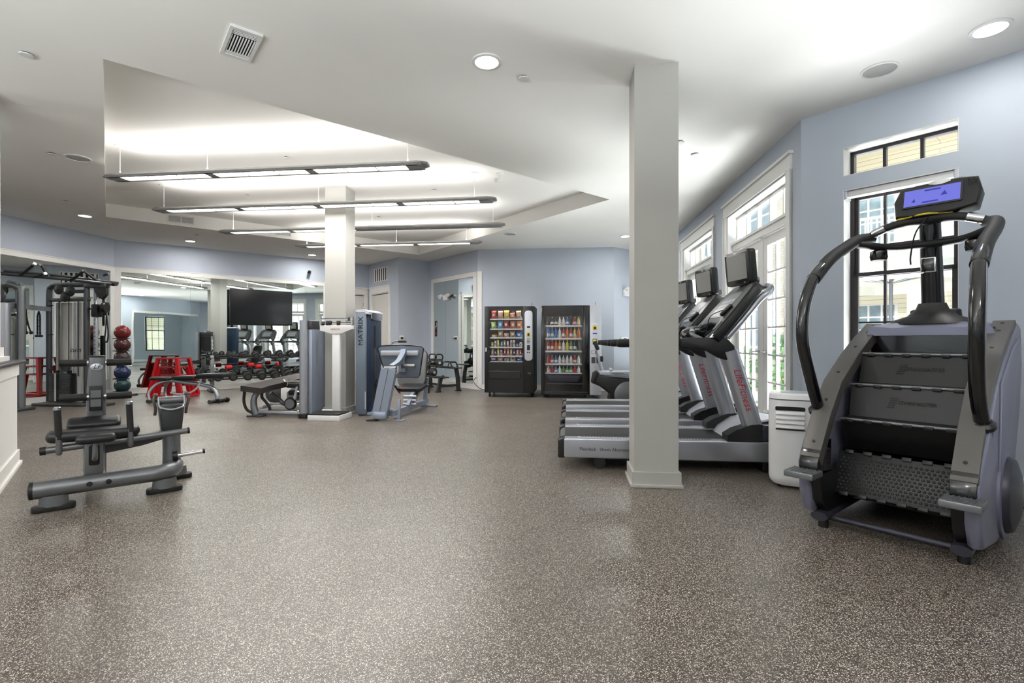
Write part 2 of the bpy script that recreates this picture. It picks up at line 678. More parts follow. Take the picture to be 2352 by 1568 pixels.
# ---- french doors
def french_door(n, t0, t1, hnd=True):
    i = 1
    T = wT(i)
    w = t1 - t0
    e = bpy.data.objects.new('door_%d' % n, None)
    col.objects.link(e)
    struct(e)
    e.matrix_world = T
    # casing
    mb = MB()
    for a, b in ((t0 - .112, t0), (t1, t1 + .112)):
        mb.b2(a, b, -.022, 0, 0, 2.80)
        mb.b2(a if a < t0 else b - .02, a + .02 if a < t0 else b, -.032, 0, 0, 2.80)
    mb.b2(t0 - .112, t1 + .112, -.024, 0, 2.80, 2.95)
    mb.b2(t0 - .135, t1 + .135, -.045, 0, 2.945, 2.975)
    # jambs and head lining
    mb.b2(t0, t0 + .02, 0, TH, 0, 2.80)
    mb.b2(t1 - .02, t1, 0, TH, 0, 2.80)
    mb.b2(t0, t1, 0, TH, 2.78, 2.80)
    mb.build('door_casing', 'white', e)
    mb = MB()
    mb.b2(t0 + .02, t1 - .02, .06, .20, 2.33, 2.43)
    mb.b2(t0 + .02, t1 - .02, .045, .20, 2.40, 2.43)
    # transom lights
    a, b = t0 + .02, t1 - .02
    mb.b2(a, b, .12, .16, 2.74, 2.78)
    for k in range(6):
        x = a + (b - a) * k / 5
        mb.b2(max(a, x - .012), min(b, x + .012), .12, .16, 2.43, 2.78)
    mb.build('transom_frame', 'white', e)
    m2 = MB().b2(a, b, .138, .144, 2.43, 2.76)
    m2.build('transom_glass', 'glass', e)
    mid = (t0 + t1) / 2
    for (x0, x1) in ((t0 + .025, mid - .03), (mid + .03, t1 - .025)):
        lf = MB()
        lf.b2(x0, x0 + .11, .11, .155, .01, 2.32)
        lf.b2(x1 - .11, x1, .11, .155, .01, 2.32)
        lf.b2(x0, x1, .11, .155, 2.21, 2.32)
        lf.b2(x0, x1, .11, .155, .01, .31)
        gx0, gx1 = x0 + .11, x1 - .11
        for k in range(1, 3):
            x = gx0 + (gx1 - gx0) * k / 3
            lf.b2(x - .01, x + .01, .118, .148, .31, 2.21)
        for k in range(1, 6):
            z = .31 + 1.9 * k / 6
            lf.b2(gx0, gx1, .118, .148, z - .01, z + .01)
        l = lf.build('door_leaf', 'white', e)
        g = MB().b2(gx0, gx1, .130, .136, .31, 2.21)
        g.build('leaf_glass', 'glass', l)
        hx = x1 - .06 if x0 < mid - .2 and x1 < mid else x0 + .06
        h = MB().cyl((hx, .11, .98), (hx, .06, .98), .012).tube([(hx, .065, .98), (hx + (.1 if hx < mid else -.1) * -1, .062, .98)], .009)
        h.build('lever_handle', 'chrome', l)
    mb = MB()
    mb.b2(mid - .032, mid + .032, .10, .17, 0, 2.33)
    mb.build('centre_post', 'white', e)
french_door(1, .29, 2.12)
french_door(2, 2.77, 4.60)
french_door(3, 5.27, 7.0)

# up-facing area lights added outside each opening to brighten the ceiling
def ceiling_fill(i, x0, x1, depth, watts):
    T = wT(i)
    p = T @ Vector(((x0 + x1) / 2, TH + .1 + depth / 2, -.05))
    l = area_light('ceiling_fill_light', p, (0, 0, 1), x1 - x0, depth, watts, (.97, .98, 1))
    l.rotation_euler = (PI, 0, math.atan2(wdir(i).y, wdir(i).x))
for (a_, b_) in ((.29, 2.12), (2.77, 4.60), (5.27, 7.0)):
    ceiling_fill(1, a_ - .1, b_ + .1, 2.6, 70 if a_ > 5 else 260)
for (a_, b_) in ((.349, 1.128), (2.6, 3.5), (4.3, 5.2)):
    ceiling_fill(0, L0 - b_ - .3, L0 - a_ + .3, 2.6, 300)
for (a_, b_) in BW:
    ceiling_fill(9, a_, b_, 4.0, 820)
ceiling_fill(8, 8.2, 11.2, 4.0, 900)

# unseen roofs and walls added to block sky at rear and left windows
mb = MB().b2(-12, 7, -8.0, -1.85, 3.25, 3.4)
mb.b2(-12, 7, -8.2, -8.0, -.12, 3.4)
struct(mb.build('sky_block_rear', 'sky_block'))
mb = MB().b2(-15.0, -9.85, -2.2, 4, 3.25, 3.4)
mb.b2(-15.2, -15.0, -2.2, 4, -.12, 3.4)
struct(mb.build('sky_block_left', 'sky_block'))

# ---- windows in the angled wall
def window(n, t0, t1, z0, z1, double):
    e = bpy.data.objects.new('window_%d' % n, None)
    col.objects.link(e)
    struct(e)
    e.matrix_world = wT(0)
    mb = MB()
    # white plaster returns
    mb.b2(t0, t0 + .004, 0, TH, z0, z1)
    mb.b2(t1 - .004, t1, 0, TH, z0, z1)
    mb.b2(t0, t1, 0, TH, z1 - .004, z1)
    mb.b2(t0, t1, 0, TH, z0, z0 + .004)
    mb.build('window_reveal', 'white', e)
    f = MB()
    def frame(a, b, c, d, y0, y1, w):
        f.b2(a, a + w, y0, y1, c, d)
        f.b2(b - w, b, y0, y1, c, d)
        f.b2(a, b, y0, y1, d - w, d)
        f.b2(a, b, y0, y1, c, c + w)
    frame(t0 + .004, t1 - .004, z0 + .004, z1 - .004, .17, .24, .028)
    w = t1 - t0
    if double:
        zm = 1.70
        frame(t0 + .03, t1 - .03, zm - .02, z1 - .03, .20, .235, .03)
        frame(t0 + .03, t1 - .03, z0 + .03, zm + .02, .165, .20, .035)
        for k in (1, 2):
            x = t0 + w * k / 3
            f.b2(x - .009, x + .009, .19, .225, z0 + .03, z1 - .03)
        for z in (1.95, 1.27):
            f.b2(t0 + .03, t1 - .03, .192, .222, z - .008, z + .008)
    else:
        for k in (1, 2):
            x = t0 + w * k / 3
            f.b2(x - .012, x + .012, .18, .23, z0, z1)
    f.build('window_frame', 'bronze', e)
    MB().b2(t0 + .02, t1 - .02, .208, .213, z0 + .02, z1 - .02).build('window_glass', 'glass', e)
n = 1
for (a, b) in ((.349, 1.128), (2.6, 3.5), (4.3, 5.2)):  # later pairs lie out of view, added to light the room
    window(n, L0 - b, L0 - a, .60, 2.445, True)
    window(n + 1, L0 - b, L0 - a, 2.575, 2.828, False)
    n += 2
def added_window(n, i, t0, t1, z0, z1):  # unseen window added to brighten the room
    e = bpy.data.objects.new('window_%d' % n, None)
    col.objects.link(e)
    struct(e)
    e.matrix_world = wT(i)
    f = MB()
    for a, b, c, d in ((t0, t0 + .06, z0, z1), (t1 - .06, t1, z0, z1), (t0, t1, z0, z0 + .06), (t0, t1, z1 - .06, z1)):
        f.b2(a, b, .08, .14, c, d)
    for k in range(1, 4):
        x = t0 + (t1 - t0) * k / 4
        f.b2(x - .015, x + .015, .09, .13, z0, z1)
    f.b2(t0, t1, .09, .13, 1.9, 1.94)
    f.b2(t0 - .08, t1 + .08, -.03, .10, z0 - .03, z0)
    f.build('window_frame', 'white', e)
    MB().b2(t0, t1, .108, .112, z0, z1).build('window_glass', 'glass', e)
    l = area_light('opening_fill', (0, 0, 0), (0, 0, -1), t1 - t0, z1 - z0, 1, (.93, .97, 1), spread=130)  # fill lamp added in the opening, tilted up
    p = wT(i) @ Vector(((t0 + t1) / 2, .16, (z0 + z1) / 2))
    l.location = p
    l.rotation_euler = (-wout(i) + Vector((0, 0, .95))).to_track_quat('-Z', 'Y').to_euler()
for k_, (a_, b_) in enumerate(BW):
    added_window(7 + k_, 9, a_, b_, .85, 2.95)
added_window(11, 8, 8.2, 11.2, .8, 2.8)
# roller blind head box above the big window
T = wT(0)
t = thing('roller_blind', 'white head rail of a raised blind at top of the dark framed window', 'blind')
t.matrix_world = T
MB().b2(L0 - 1.12, L0 - .357, .02, .10, 2.385, 2.437, .006).build('head_rail', 'wplastic', t)
MB().b2(L0 - 1.128, L0 - 1.10, .005, .11, 2.365, 2.441, .004).build('bracket', 'lsilver', t)
MB().b2(L0 - .377, L0 - .352, .005, .11, 2.365, 2.441, .004).build('bracket', 'lsilver', t)

# ---- plain doors on the far walls
def plain_door(n, i, t0, t1, ztop, double=False):
    e = bpy.data.objects.new('door_%d' % n, None)
    col.objects.link(e)
    struct(e)
    e.matrix_world = wT(i)
    mb = MB()
    mb.b2(t0 - .09, t0, -.02, 0, 0, ztop + .02)
    mb.b2(t1, t1 + .09, -.02, 0, 0, ztop + .02)
    mb.b2(t0 - .09, t1 + .09, -.022, 0, ztop, ztop + .16)
    mb.b2(t0 - .10, t1 + .10, -.035, 0, ztop + .15, ztop + .18)
    mb.b2(t0, t0 + .02, 0, TH, 0, ztop).b2(t1 - .02, t1, 0, TH, 0, ztop).b2(t0, t1, 0, TH, ztop - .02, ztop)
    mb.build('door_casing', 'white', e)
    xs = [(t0 + .023, t1 - .023)]
    if double:
        mid = (t0 + t1) / 2
        xs = [(t0 + .023, mid - .004), (mid + .004, t1 - .023)]
    for (a, b) in xs:
        l = MB().b2(a, b, .03, .075, .01, ztop - .04, .003).build('door_leaf', 'door', e)
        for z in (.3, 1.3, 2.1):
            MB().cyl((a - .004, .028, z - .05), (a - .004, .028, z + .05), .008, 8).build('hinge', 'grey', l)
        MB().cyl((b - .06, .03, 1.0), (b - .06, -.02, 1.0), .012, 8).tube([(b - .06, -.02, 1.0), (b - .16, -.022, 1.0)], .009, 8).build('lever_handle', 'black', l)
    MB().b2(t0 + .02, t1 - .02, .10, .12, 0, ztop - .02).build('door_stop', 'dark', e)
plain_door(4, 6, .50, 1.45, 2.38)
plain_door(5, 7, .12, 1.02, 2.38, True)

# ---- wall mirrors
def mirror(name, label, i, t_list, z0, z1, rev, casing_l, casing_r, wrap=None):
    t = thing(name, label, 'mirror')
    t.matrix_world = wT(i)
    L = wlen(i)
    f = (lambda s: L - s) if rev else (lambda s: s)
    for a, b in zip(t_list, t_list[1:]):
        x0, x1 = sorted((f(a), f(b)))
        MB().b2(x0 + .0015, x1 - .0015, -.008, -.001, z0, z1).build('mirror_panel', 'mirror', t)
    c = MB()
    x0, x1 = sorted((f(t_list[0]), f(t_list[-1])))
    c.b2(x0 - casing_l, x1 + casing_r, -.022, 0, z1, z1 + .10)
    c.b2(x0 - casing_l, x1 + casing_r, -.030, 0, z1 + .085, z1 + .10)
    if casing_l: c.b2(x0 - casing_l, x0, -.022, 0, .12, z1)
    if casing_r: c.b2(x1, x1 + casing_r, -.022, 0, .12, z1)
    c.build('mirror_casing', 'white', t)
    return t
mirror('wall_mirror', 'tall seamed wall mirror behind the dumbbell rack and television', 7, [.11, 1.33, 2.55, 3.78, 4.24], .12, 2.537, True, .09, .10)
mirror('wall_mirror', 'tall wall mirror on the left wall behind the cable crossover machine', 8, [.11, 1.24, 2.46, 3.68, 4.90], .12, 2.537, False, .10, .10)
mirror('wall_mirror', 'narrow tall mirror behind the kettlebell rack, with a poster on it', 4, [.155, 1.355, 1.94], .12, 2.60, False, .13, .09)
mirror('wall_mirror', 'wide wall mirror behind the viewpoint, visible only inside the long far mirror', 9, [11.75, 12.95, 14.15, 15.35], .12, 2.45, False, .10, .0)
MB(wT(3)).b2(wlen(3) - .10, wlen(3) + .0, -.024, 0, 0, 2.70).build('trim_1', 'white')
struct(bpy.data.objects['trim_1'])

# ================================================================ CEILING FIXTURES
def disc_thing(name, label, cat, x, y, z, r, mats, group=None, kindn='down'):
    t = thing(name, label, cat, (x, y, z), 0, group)
    return t
def ceil_pos(px, py, z):
    Y = (z - 1.10) * 1152 / (784 - py)
    return ((px - 1176) / 1152 * Y, Y)
def downlight(x, y, label, z=H, w=9, r=.085):
    t = thing('recessed_downlight', label, 'light', (x, y, z), 0, 'recessed downlights')
    MB().lathe([(r + .028, 0), (r + .026, -.008), (r + .004, -.012), (r, -.006), (r, 0)], n=28).build('trim_ring', 'wfix', t)
    MB().lathe([(r, -.006), (r * .6, -.009), (.001, -.010)], n=24).build('lens', 'lamp', t)
    l = bpy.data.lights.new('downlight_lamp', 'AREA')
    l.shape = 'DISK'
    l.size = r * 1.8
    l.energy = w
    l.color = (1, .97, .93)
    o = bpy.data.objects.new('downlight_lamp', l)
    col.objects.link(o)
    o.location = (0, 0, -.02)
    o.parent = t
    return t
for (px, py, lb) in ((1118, 141, 'bright round recessed downlight in the middle of the near ceiling'),
                     (2275, 65, 'round recessed downlight at the upper right corner of the photo'),
                     (195, 495, 'recessed downlight in the low ceiling near the left blue wall'),
                     (437, 553, 'recessed downlight in front of the mirror wall, left of the television'),
                     (717, 585, 'recessed downlight close to the left side of the far column'),
                     (1436, 542, 'recessed downlight just left of the near column, towards the far wall')):
    x, y = ceil_pos(px, py, H)
    downlight(x, y, lb, w=3 if px > 2000 else 9)
for (x, y, lb) in ((-2.2, -.8, 'added unseen fill downlight in the ceiling behind the viewpoint, left'), (2.0, -.8, 'added unseen fill downlight in the ceiling behind the viewpoint, right'),
                   (-5.8, .5, 'added unseen fill downlight over the half wall area at far left')):
    downlight(x, y, lb, w=14)  # out-of-view downlights added as fill

def speaker(px, py, label):
    x, y = ceil_pos(px, py, H)
    t = thing('ceiling_speaker', label, 'speaker', (x, y, H), 0, 'ceiling speakers')
    MB().lathe([(.125, 0), (.123, -.007), (.112, -.012), (.108, -.006), (.108, 0)], n=32).build('bezel', 'wfix', t)
    MB().lathe([(.108, -.006), (.06, -.008), (.001, -.008)], n=28).build('grille', 'grille', t)
speaker(2020, 160, 'round grey ceiling speaker beside the upper right downlight')
speaker(179, 362, 'round flush ceiling speaker left of the raised ceiling tray')
speaker(1172, 537, 'small distant ceiling speaker to the right of the far column')

def sprinkler(px, py, z, label, r=.042):
    x, y = ceil_pos(px, py, z)
    t = thing('sprinkler_cover', label, 'sprinkler', (x, y, z), 0, 'sprinkler covers')
    MB().lathe([(r, -.010), (r, -.016), (r * .96, -.018), (.001, -.018)], n=22).build('cover_plate', 'wfix', t)
    MB().lathe([(r * .7, 0), (r * .7, -.010)], n=18).build('neck', 'dark', t)
sprinkler(60, 122, H, 'round white sprinkler cover at the upper left corner of the ceiling')
sprinkler(1203, 177, H, 'white sprinkler cover right of the near ceiling downlight')
sprinkler(120, 352, H, 'small sprinkler cover beside the left ceiling speaker')
sprinkler(152, 462, H, 'small sprinkler cover near the far left blue wall')
sprinkler(1598, 353, H, 'sprinkler cover on the ceiling right of the near column')
sprinkler(1562, 325, H, 'sprinkler cover almost touching the near column in the photo')
sprinkler(452, 539, H, 'tiny sprinkler cover beside the downlight near the television')
for k, (px, py) in enumerate(((658, 361), (567, 448), (998, 436), (870, 498))):
    sprinkler(px, py, HT, ['white sprinkler cover inside the raised tray above the nearest pendant light',
                           'white sprinkler cover inside the tray above the second pendant light',
                           'white sprinkler cover in the tray right of the far column, nearer one',
                           'white sprinkler cover in the tray just right of the far column, farther one'][k])

# supply air grille near the camera
t = thing('ceiling_vent', 'white ceiling air grille with black slots, near the tray', 'vent', (-1.908, 3.53, H), AB)
w, q = .10, .205
MB().b2(-w, w, -q, -q + .03, -.018, 0).b2(-w, w, q - .03, q, -.018, 0).b2(-w, -w + .022, -q + .03, q - .03, -.018, 0).b2(w - .022, w, -q + .03, q - .03, -.018, 0).build('frame', 'wfix', t)
MB().b2(-w + .022, w - .022, -q + .03, q - .03, -.003, 0).build('duct_opening', 'dark', t)
for k in range(9):
    MB().box((-w + .030 + k * .0175, .02, -.010), (.008, .23, .006), 0, (0, 18, 0)).build('louvre', 'wfix', t)
for k in range(3):
    MB().box((0, -.115 - k * .018, -.010), (.150, .008, .005), 0, (18, 0, 0)).build('louvre', 'wfix', t)
MB().b2(-w + .022, w - .022, .14, q - .03, -.014, -.004).build('damper_plate', 'wfix', t)

# return grilles on the tray sides and on the far wall
def wall_grille(label, T, w, h, n, vertical=True, split=False):
    t = thing('wall_vent', label, 'vent', (0, 0, 0), 0, 'wall air grilles')
    t.matrix_world = T
    e = .02
    MB().b2(-w / 2, w / 2, -.012, 0, h / 2 - e, h / 2).b2(-w / 2, w / 2, -.012, 0, -h / 2, -h / 2 + e) \
        .b2(-w / 2, -w / 2 + e, -.012, 0, -h / 2 + e, h / 2 - e).b2(w / 2 - e, w / 2, -.012, 0, -h / 2 + e, h / 2 - e).build('frame', 'white', t)
    MB().b2(-w / 2 + e, w / 2 - e, -.002, 0, -h / 2 + e, h / 2 - e).build('backing', 'dark', t)
    s = MB()
    for k in range(n):
        if vertical:
            x = -w / 2 + e + (w - 2 * e) * (k + .5) / n
            s.box((x, -.006, 0), ((w - 2 * e) / n * .5, .006, h - 2 * e), 0)
        else:
            z = -h / 2 + e + (h - 2 * e) * (k + .5) / n
            s.box((0, -.006, z), (w - 2 * e, .006, (h - 2 * e) / n * .55), 0)
    if split:
        s.b2(-.008, .008, -.012, 0, -h / 2, h / 2)
    s.build('slats', 'white', t)
wall_grille('tall white return air grille above the far white door', wT(6) @ Matrix.Translation((.93, 0, 2.86)), .84, .36, 7)
def tray_T(k, s, z):
    a = Vector((tray[k][0], tray[k][1], 0))
    b = Vector((tray[(k + 1) % 4][0], tray[(k + 1) % 4][1], 0))
    d = (a - b).normalized()
    o = Vector((d.y, -d.x, 0))
    m = Matrix((d, o, Vector((0, 0, 1)))).transposed().to_4x4()
    p = a + (b - a) * s
    m.translation = (p.x, p.y, z)
    return m
def tray_hit(px):
    a, b = tray[1], tray[2]
    k = (px - 1176) / 1152
    s = (k * a[1] - a[0]) / ((b[0] - a[0]) - k * (b[1] - a[1]))
    return s
wall_grille('double grille on the tray side wall above the left end of the second pendant', tray_T(1, tray_hit(416), H + .115), .42, .15, 8, False, True)
wall_grille('small grille on the tray side wall above the third pendant', tray_T(1, tray_hit(650), H + .115), .34, .15, 8, False)
wall_grille('small dark grille on the tray side wall right of the far column', tray_T(1, tray_hit(861), H + .115), .22, .13, 6, False)

# ---- linear pendants
def pendant(label, x0, y0, L, nsec, w=.19, unlit=(), wires=(.06, .5, .94), up=1.0):
    """x axis along the fixture, origin at its left end, bottom centre"""
    t = thing('linear_pendant_light', label, 'light', (x0, y0, 3.035), AU, 'linear pendant lights')
    h = MB()
    prof = [(-w / 2, .012), (-w / 2, .022), (-w * .36, .05), (w * .36, .05), (w / 2, .022), (w / 2, .012)]
    rings = []
    for x, s in ((0, .55), (.05, .85), (.12, 1), (L - .12, 1), (L - .05, .85), (L, .55)):
        rings.append([(x, a * s, .012 + (b - .012) * (.35 + .65 * s)) for a, b in prof])
    h.loft(rings)
    # bottom rails around the diffusers
    h.b2(.10, L - .10, -w / 2, -w / 2 + .03, -.004, .014)
    h.b2(.10, L - .10, w / 2 - .03, w / 2, -.004, .014)
    ends = []
    u = (L - .3) / nsec
    g = .10
    for k in range(nsec + 1):
        xc = .15 + u * k
        h.b2(max(0.02, xc - (g / 2 if 0 < k < nsec else .09)), min(L - .02, xc + (g / 2 if 0 < k < nsec else .09)), -w / 2 * .93, w / 2 * .93, -.004, .014)
    h.build('housing', 'fix', t)
    for k in range(nsec):
        a, b = .15 + u * k + (g / 2 if k else .08), .15 + u * (k + 1) - (g / 2 if k < nsec - 1 else .08)
        off = k in unlit
        d = MB().b2(a, b, -w / 2 + .03, w / 2 - .03, .004, .012).build('diffuser', 'offlamp' if off else 'lamp', t)
        lv = MB()
        for j in (1, 2):
            x = a + (b - a) * j / 3
            lv.b2(x - .006, x + .006, -w / 2 + .03, w / 2 - .03, -.004, .006)
        nn = 26
        for j in range(nn):
            x = a + (b - a) * (j + .5) / nn
            lv.b2(x - .002, x + .002, w / 2 - .045, w / 2 - .03, -.002, .004)
            lv.b2(x - .002, x + .002, -w / 2 + .03, -w / 2 + .045, -.002, .004)
        lv.build('louvre_blade', 'fix', d)
    for q in wires:
        x = L * q
        MB().cyl((x, 0, .05), (x, 0, HT - 3.035), .0035, 6).cyl((x, 0, .05), (x, 0, .09), .009, 8).build('hanging_wire', 'wfix', t)
        MB().lathe([(.062, 0), (.06, -.012), (.012, -.022)], (x, 0, HT - 3.035), 20).build('canopy', 'wfix', t)
    area_light('pendant_uplight', (L / 2, 0, .07), (0, 0, 1), L * .9, .10, 3.0 * nsec * up, parent=t)
    area_light('pendant_downlight', (L / 2, 0, -.02), (0, 0, -1), L * .9, .10, 6.5 * nsec * up, parent=t)
    return t
pendant('nearest grey linear pendant light, three glowing sections, in the ceiling tray', -4.85, 6.0, 3.95, 3, wires=(.045, .33, .94))
pendant('second linear pendant light from the viewer, with four glowing sections', -5.34, 7.49, 5.16, 4, wires=(.03, .5, .94))
pendant('third linear pendant light, its right half unlit behind the far column', -5.23, 8.98, 5.15, 4, unlit=(2, 3), wires=(.05, .55, .96))
pendant('farthest and smallest linear pendant light, partly behind the far column', -4.43, 10.30, 3.86, 3, wires=(.06, .55, .92))

# ---- small wall and ceiling devices
t = thing('security_camera', 'small white camera hanging from the tray by the second pendant', 'camera', (-.17, 6.95, HT))
MB().lathe([(.05, 0), (.048, -.02), (.015, -.03)], n=18).cyl((0, 0, -.02), (0, 0, -.07), .012, 10).build('mount', 'wfix', t)
MB().cyl((.01, .02, -.09), (-.05, -.09, -.12), .03, 14).build('camera_body', 'wfix', t)
t = thing('security_camera', 'small black and white camera on the blue wall above the television', 'camera', (-5.12, 12.72, 2.86))
MB().box((0, -.02, .03), (.06, .06, .05), .006).build('mount', 'wfix', t)
MB().cyl((0, -.03, .02), (.02, -.13, -.03), .032, 14).build('camera_body', 'black', t)
t = thing('television', 'large black flat screen television hung in front of the wall mirror', 'television')
tl = wlen(7)
def wb_s(px):
    k = (px - 1176) / 1152
    Y = 21.125 / (1.25 - k)
    return tl - ((Y - 10.34) / .624)
s0, s1 = wb_s(666), wb_s(524)
t.matrix_world = wT(7)
MB().b2(s0, s1, -.20, -.155, 1.49, 2.32, .012).build('casing', 'black', t)
MB().b2(s0 + .012, s1 - .012, -.204, -.20, 1.515, 2.308).build('screen', 'tvs', t)
MB().b2((s0 + s1) / 2 - .2, (s0 + s1) / 2 + .2, -.155, -.009, 1.75, 2.05).build('wall_bracket', 'black', t)
t = thing('emergency_light', 'white emergency light with two lamp heads on the narrow far mirror', 'light')
t.matrix_world = wT(4)
MB().b2(1.16, 1.40, -.07, -.01, 2.12, 2.25, .01).build('battery_box', 'wplastic', t)
for x in (1.12, 1.44):
    MB().cyl((x, -.06, 2.24), (x, -.14, 2.20), .045, 14, r2=.055).build('lamp_head', 'wplastic', t)
t = thing('emergency_light', 'small white emergency light high on the wall beside the near column', 'light')
t.matrix_world = wT(2)
xx = wlen(2) - .42
MB().b2(xx - .12, xx + .12, -.06, 0, 2.12, 2.28, .01).build('battery_box', 'wplastic', t)
for x in (xx - .07, xx + .07):
    MB().cyl((x, -.05, 2.28), (x, -.12, 2.29), .04, 14).build('lamp_head', 'wplastic', t)
t = thing('poster', 'small dark poster with red and white figures stuck on the narrow mirror', 'poster')
t.matrix_world = wT(4)
MB().b2(1.73, 1.87, -.012, -.009, 1.22, 1.64).build('poster_border', 'white', t)
MB().b2(1.738, 1.862, -.014, -.012, 1.228, 1.632).build('poster_sheet', 'black', t)
pr = MB()
for (a, b, c, d) in ((1.76, 1.80, 1.47, 1.60), (1.79, 1.845, 1.42, 1.50)):
    pr.prism([(a, c), (b, c + .02), (b - .01, d), (a + .01, d - .02)], 'y', -.0155, -.014)
pr.build('poster_figures', 'lsilver', t)
MB().prism([(1.745, 1.25), (1.855, 1.31), (1.855, 1.35), (1.745, 1.28)], 'y', -.0155, -.014).prism([(1.77, 1.40), (1.85, 1.44), (1.85, 1.47), (1.77, 1.42)], 'y', -.0155, -.014).build('poster_red_print', 'red', t)
t = thing('light_switch', 'white switch plate on the blue wall above the leg press handle', 'switch')
t.matrix_world = wT(5)
MB().b2(wlen(5) - .16, wlen(5) - .03, -.008, 0, 1.13, 1.25, .003).build('plate', 'white', t)
MB().b2(wlen(5) - .13, wlen(5) - .06, -.03, -.008, 1.16, 1.21, .003).build('rocker', 'black', t)
t = thing('wall_thermostat', 'white box on the blue wall left of the near column at rail height', 'thermostat')
t.matrix_world = wT(2)
MB().b2(xx - .02, xx + .20, -.03, 0, 1.10, 1.20, .004).build('case', 'wplastic', t)
MB().b2(xx + .02, xx + .12, -.033, -.03, 1.12, 1.18).build('display', 'lgrey', t)

# ---- outside world
mb = MB().b2(-24, 40, -16, 40, -.25, -.12)
struct(mb.build('ground_patio', 'patio'))
def wallT(x, y, ang):
    return Matrix.Translation((x, y, 0)) @ Matrix.Rotation(R(ang), 4, 'Z')
# building A, seen through the french doors
t = thing('brick_building', 'cream brick building wing seen outside through the french doors', 'building')
t.matrix_world = wallT(6.6, 21.5, -87)
MB().b2(0, 9.5, 0, .3, -.06, 9).build('facade', 'brick', t)
for k in range(3):
    wf = MB()
    x = .9 + 3.0 * k
    for z0 in (.9, 4.0):
        wf.b2(x, x + 1.3, -.05, 0, z0, z0 + 1.7)
    w_ = wf.build('window_frame', 'white', t)
    wg = MB()
    for z0 in (.9, 4.0):
        for a in range(2):
            for b in range(3):
                wg.b2(x + .08 + a * .59, x + .63 + a * .59, -.06, -.05, z0 + .08 + b * .53, z0 + .55 + b * .53)
    wg.build('pane', 'pane', w_)
# building B, seen through the dark framed windows
t = thing('balcony_building', 'cream building with white balcony railings seen through the dark framed window', 'building')
t.matrix_world = wallT(12.0, 18.6, -51.2)
MB().b2(-2, 14, 0, .3, -.06, 12).build('facade', 'siding', t)
MB().b2(-2, 14, -1.6, 0, 3.75, 4.15).b2(-2, 14, -1.65, -1.5, 3.55, 3.8).b2(-2, 14, -1.6, 0, 7.6, 8.0).build('balcony_slab', 'siding', t)
rl = MB()
for z in (4.15, 8.0):
    rl.b2(-2, 14, -1.55, -1.47, z + .95, z + 1.03)
    rl.b2(-2, 14, -1.55, -1.49, z + .08, z + .13)
    for k in range(100):
        rl.b2(-2 + k * .16, -1.955 + k * .16, -1.54, -1.50, z + .1, z + 1.0)
rl.build('balcony_railing', 'ghair', t)
for x in (-1.4, 2.5, 6.4, 10.3):
    MB().b2(x, x + .45, -1.6, -1.15, -.06, 3.75).build('brick_pier', 'brick', t)
for x in (.2, 3.9, 7.7, 11.5):
    for z0, z1 in ((0.1, 2.4), (4.3, 6.6), (8.2, 10.4)):
        f = MB().b2(x, x + 1.7, -.06, 0, z0, z1).build('door_frame', 'white', t)
        g = MB()
        for a in range(4):
            for b in range(5):
                g.b2(x + .1 + a * .39, x + .43 + a * .39, -.07, -.06, z0 + .12 + b * .44, z0 + .50 + b * .44)
        g.build('pane', 'pane', f)
MB().b2(2.62, 2.78, -1.66, -1.60, 1.5, 1.8).build('fire_bell', 'red', t)
# patio umbrella outside
t = thing('patio_umbrella', 'grey canvas patio umbrella outside the dark framed window', 'umbrella', (6.8, 9.0, -.06))
MB().cyl((0, 0, 0), (0, 0, 2.75), .03, 12).build('pole', 'grey', t)
c = MB()
N = 8
c.loft([[(1.7 * math.cos(2 * PI * k / N + .3), 1.7 * math.sin(2 * PI * k / N + .3), 2.12) for k in range(N)],
        [(1.7 * math.cos(2 * PI * k / N + .3), 1.7 * math.sin(2 * PI * k / N + .3), 2.30) for k in range(N)],
        [(.05 * math.cos(2 * PI * k / N + .3), .05 * math.sin(2 * PI * k / N + .3), 2.80) for k in range(N)]], cap=False)
c.build('canopy', 'canvas', t)
for k in range(8):
    a = 2 * PI * k / N + .3
    MB().cyl((0, 0, 2.2), (1.1 * math.cos(a), 1.1 * math.sin(a), 2.42), .012, 6).build('rib', 'grey', t)
# shrubs
def shrub(name, label, x, y, w, h, seed, yel=False):
    rnd = random.Random(seed)
    t = thing(name, label, 'shrub', (x, y, -.06), 0, 'shrubs outside the french doors')
    mb, my = MB(), MB()
    for k in range(420):
        a, b = rnd.random() * 2 * PI, rnd.random()
        rr_ = w * (.35 + .65 * rnd.random()) * math.sqrt(1 - (2 * b - 1) ** 2 * .8)
        p = Vector((rr_ * math.cos(a), rr_ * math.sin(a), .12 + b * h))
        d = Vector((rnd.uniform(-1, 1), rnd.uniform(-1, 1), rnd.uniform(-.3, 1))).normalized()
        e = d.orthogonal().normalized() * .035
        q = d.cross(e).normalized() * .006
        (my if yel and rnd.random() < .12 else mb).add([p, p + d * .05 + e, p + d * .11, p + d * .05 - e, p + d * .055 + q], [(0, 1, 4), (1, 2, 4), (2, 3, 4), (3, 0, 4)])
    mb.build('foliage', 'leaf', t)
    if yel: my.build('blossom', 'yleaf', t)
    st = MB()
    for k in range(5):
        a = k * 1.26
        st.tube([(0, 0, 0), (w * .2 * math.cos(a), w * .2 * math.sin(a), h * .4), (w * .45 * math.cos(a), w * .45 * math.sin(a), h * .85)], [.018, .012, .006], 6)
    st.build('stem', 'bprint', t)
shrub('green_shrub', 'leafy green shrub with yellow blossom outside the nearest french door', 4.1, 6.9, .45, 1.25, 3, True)
shrub('green_shrub', 'leafy green shrub outside, beyond the blossoming one', 4.75, 8.6, .5, 1.15, 4)
shrub('green_shrub', 'low green shrub outside between the two french doors', 4.6, 10.2, .5, .9, 5)
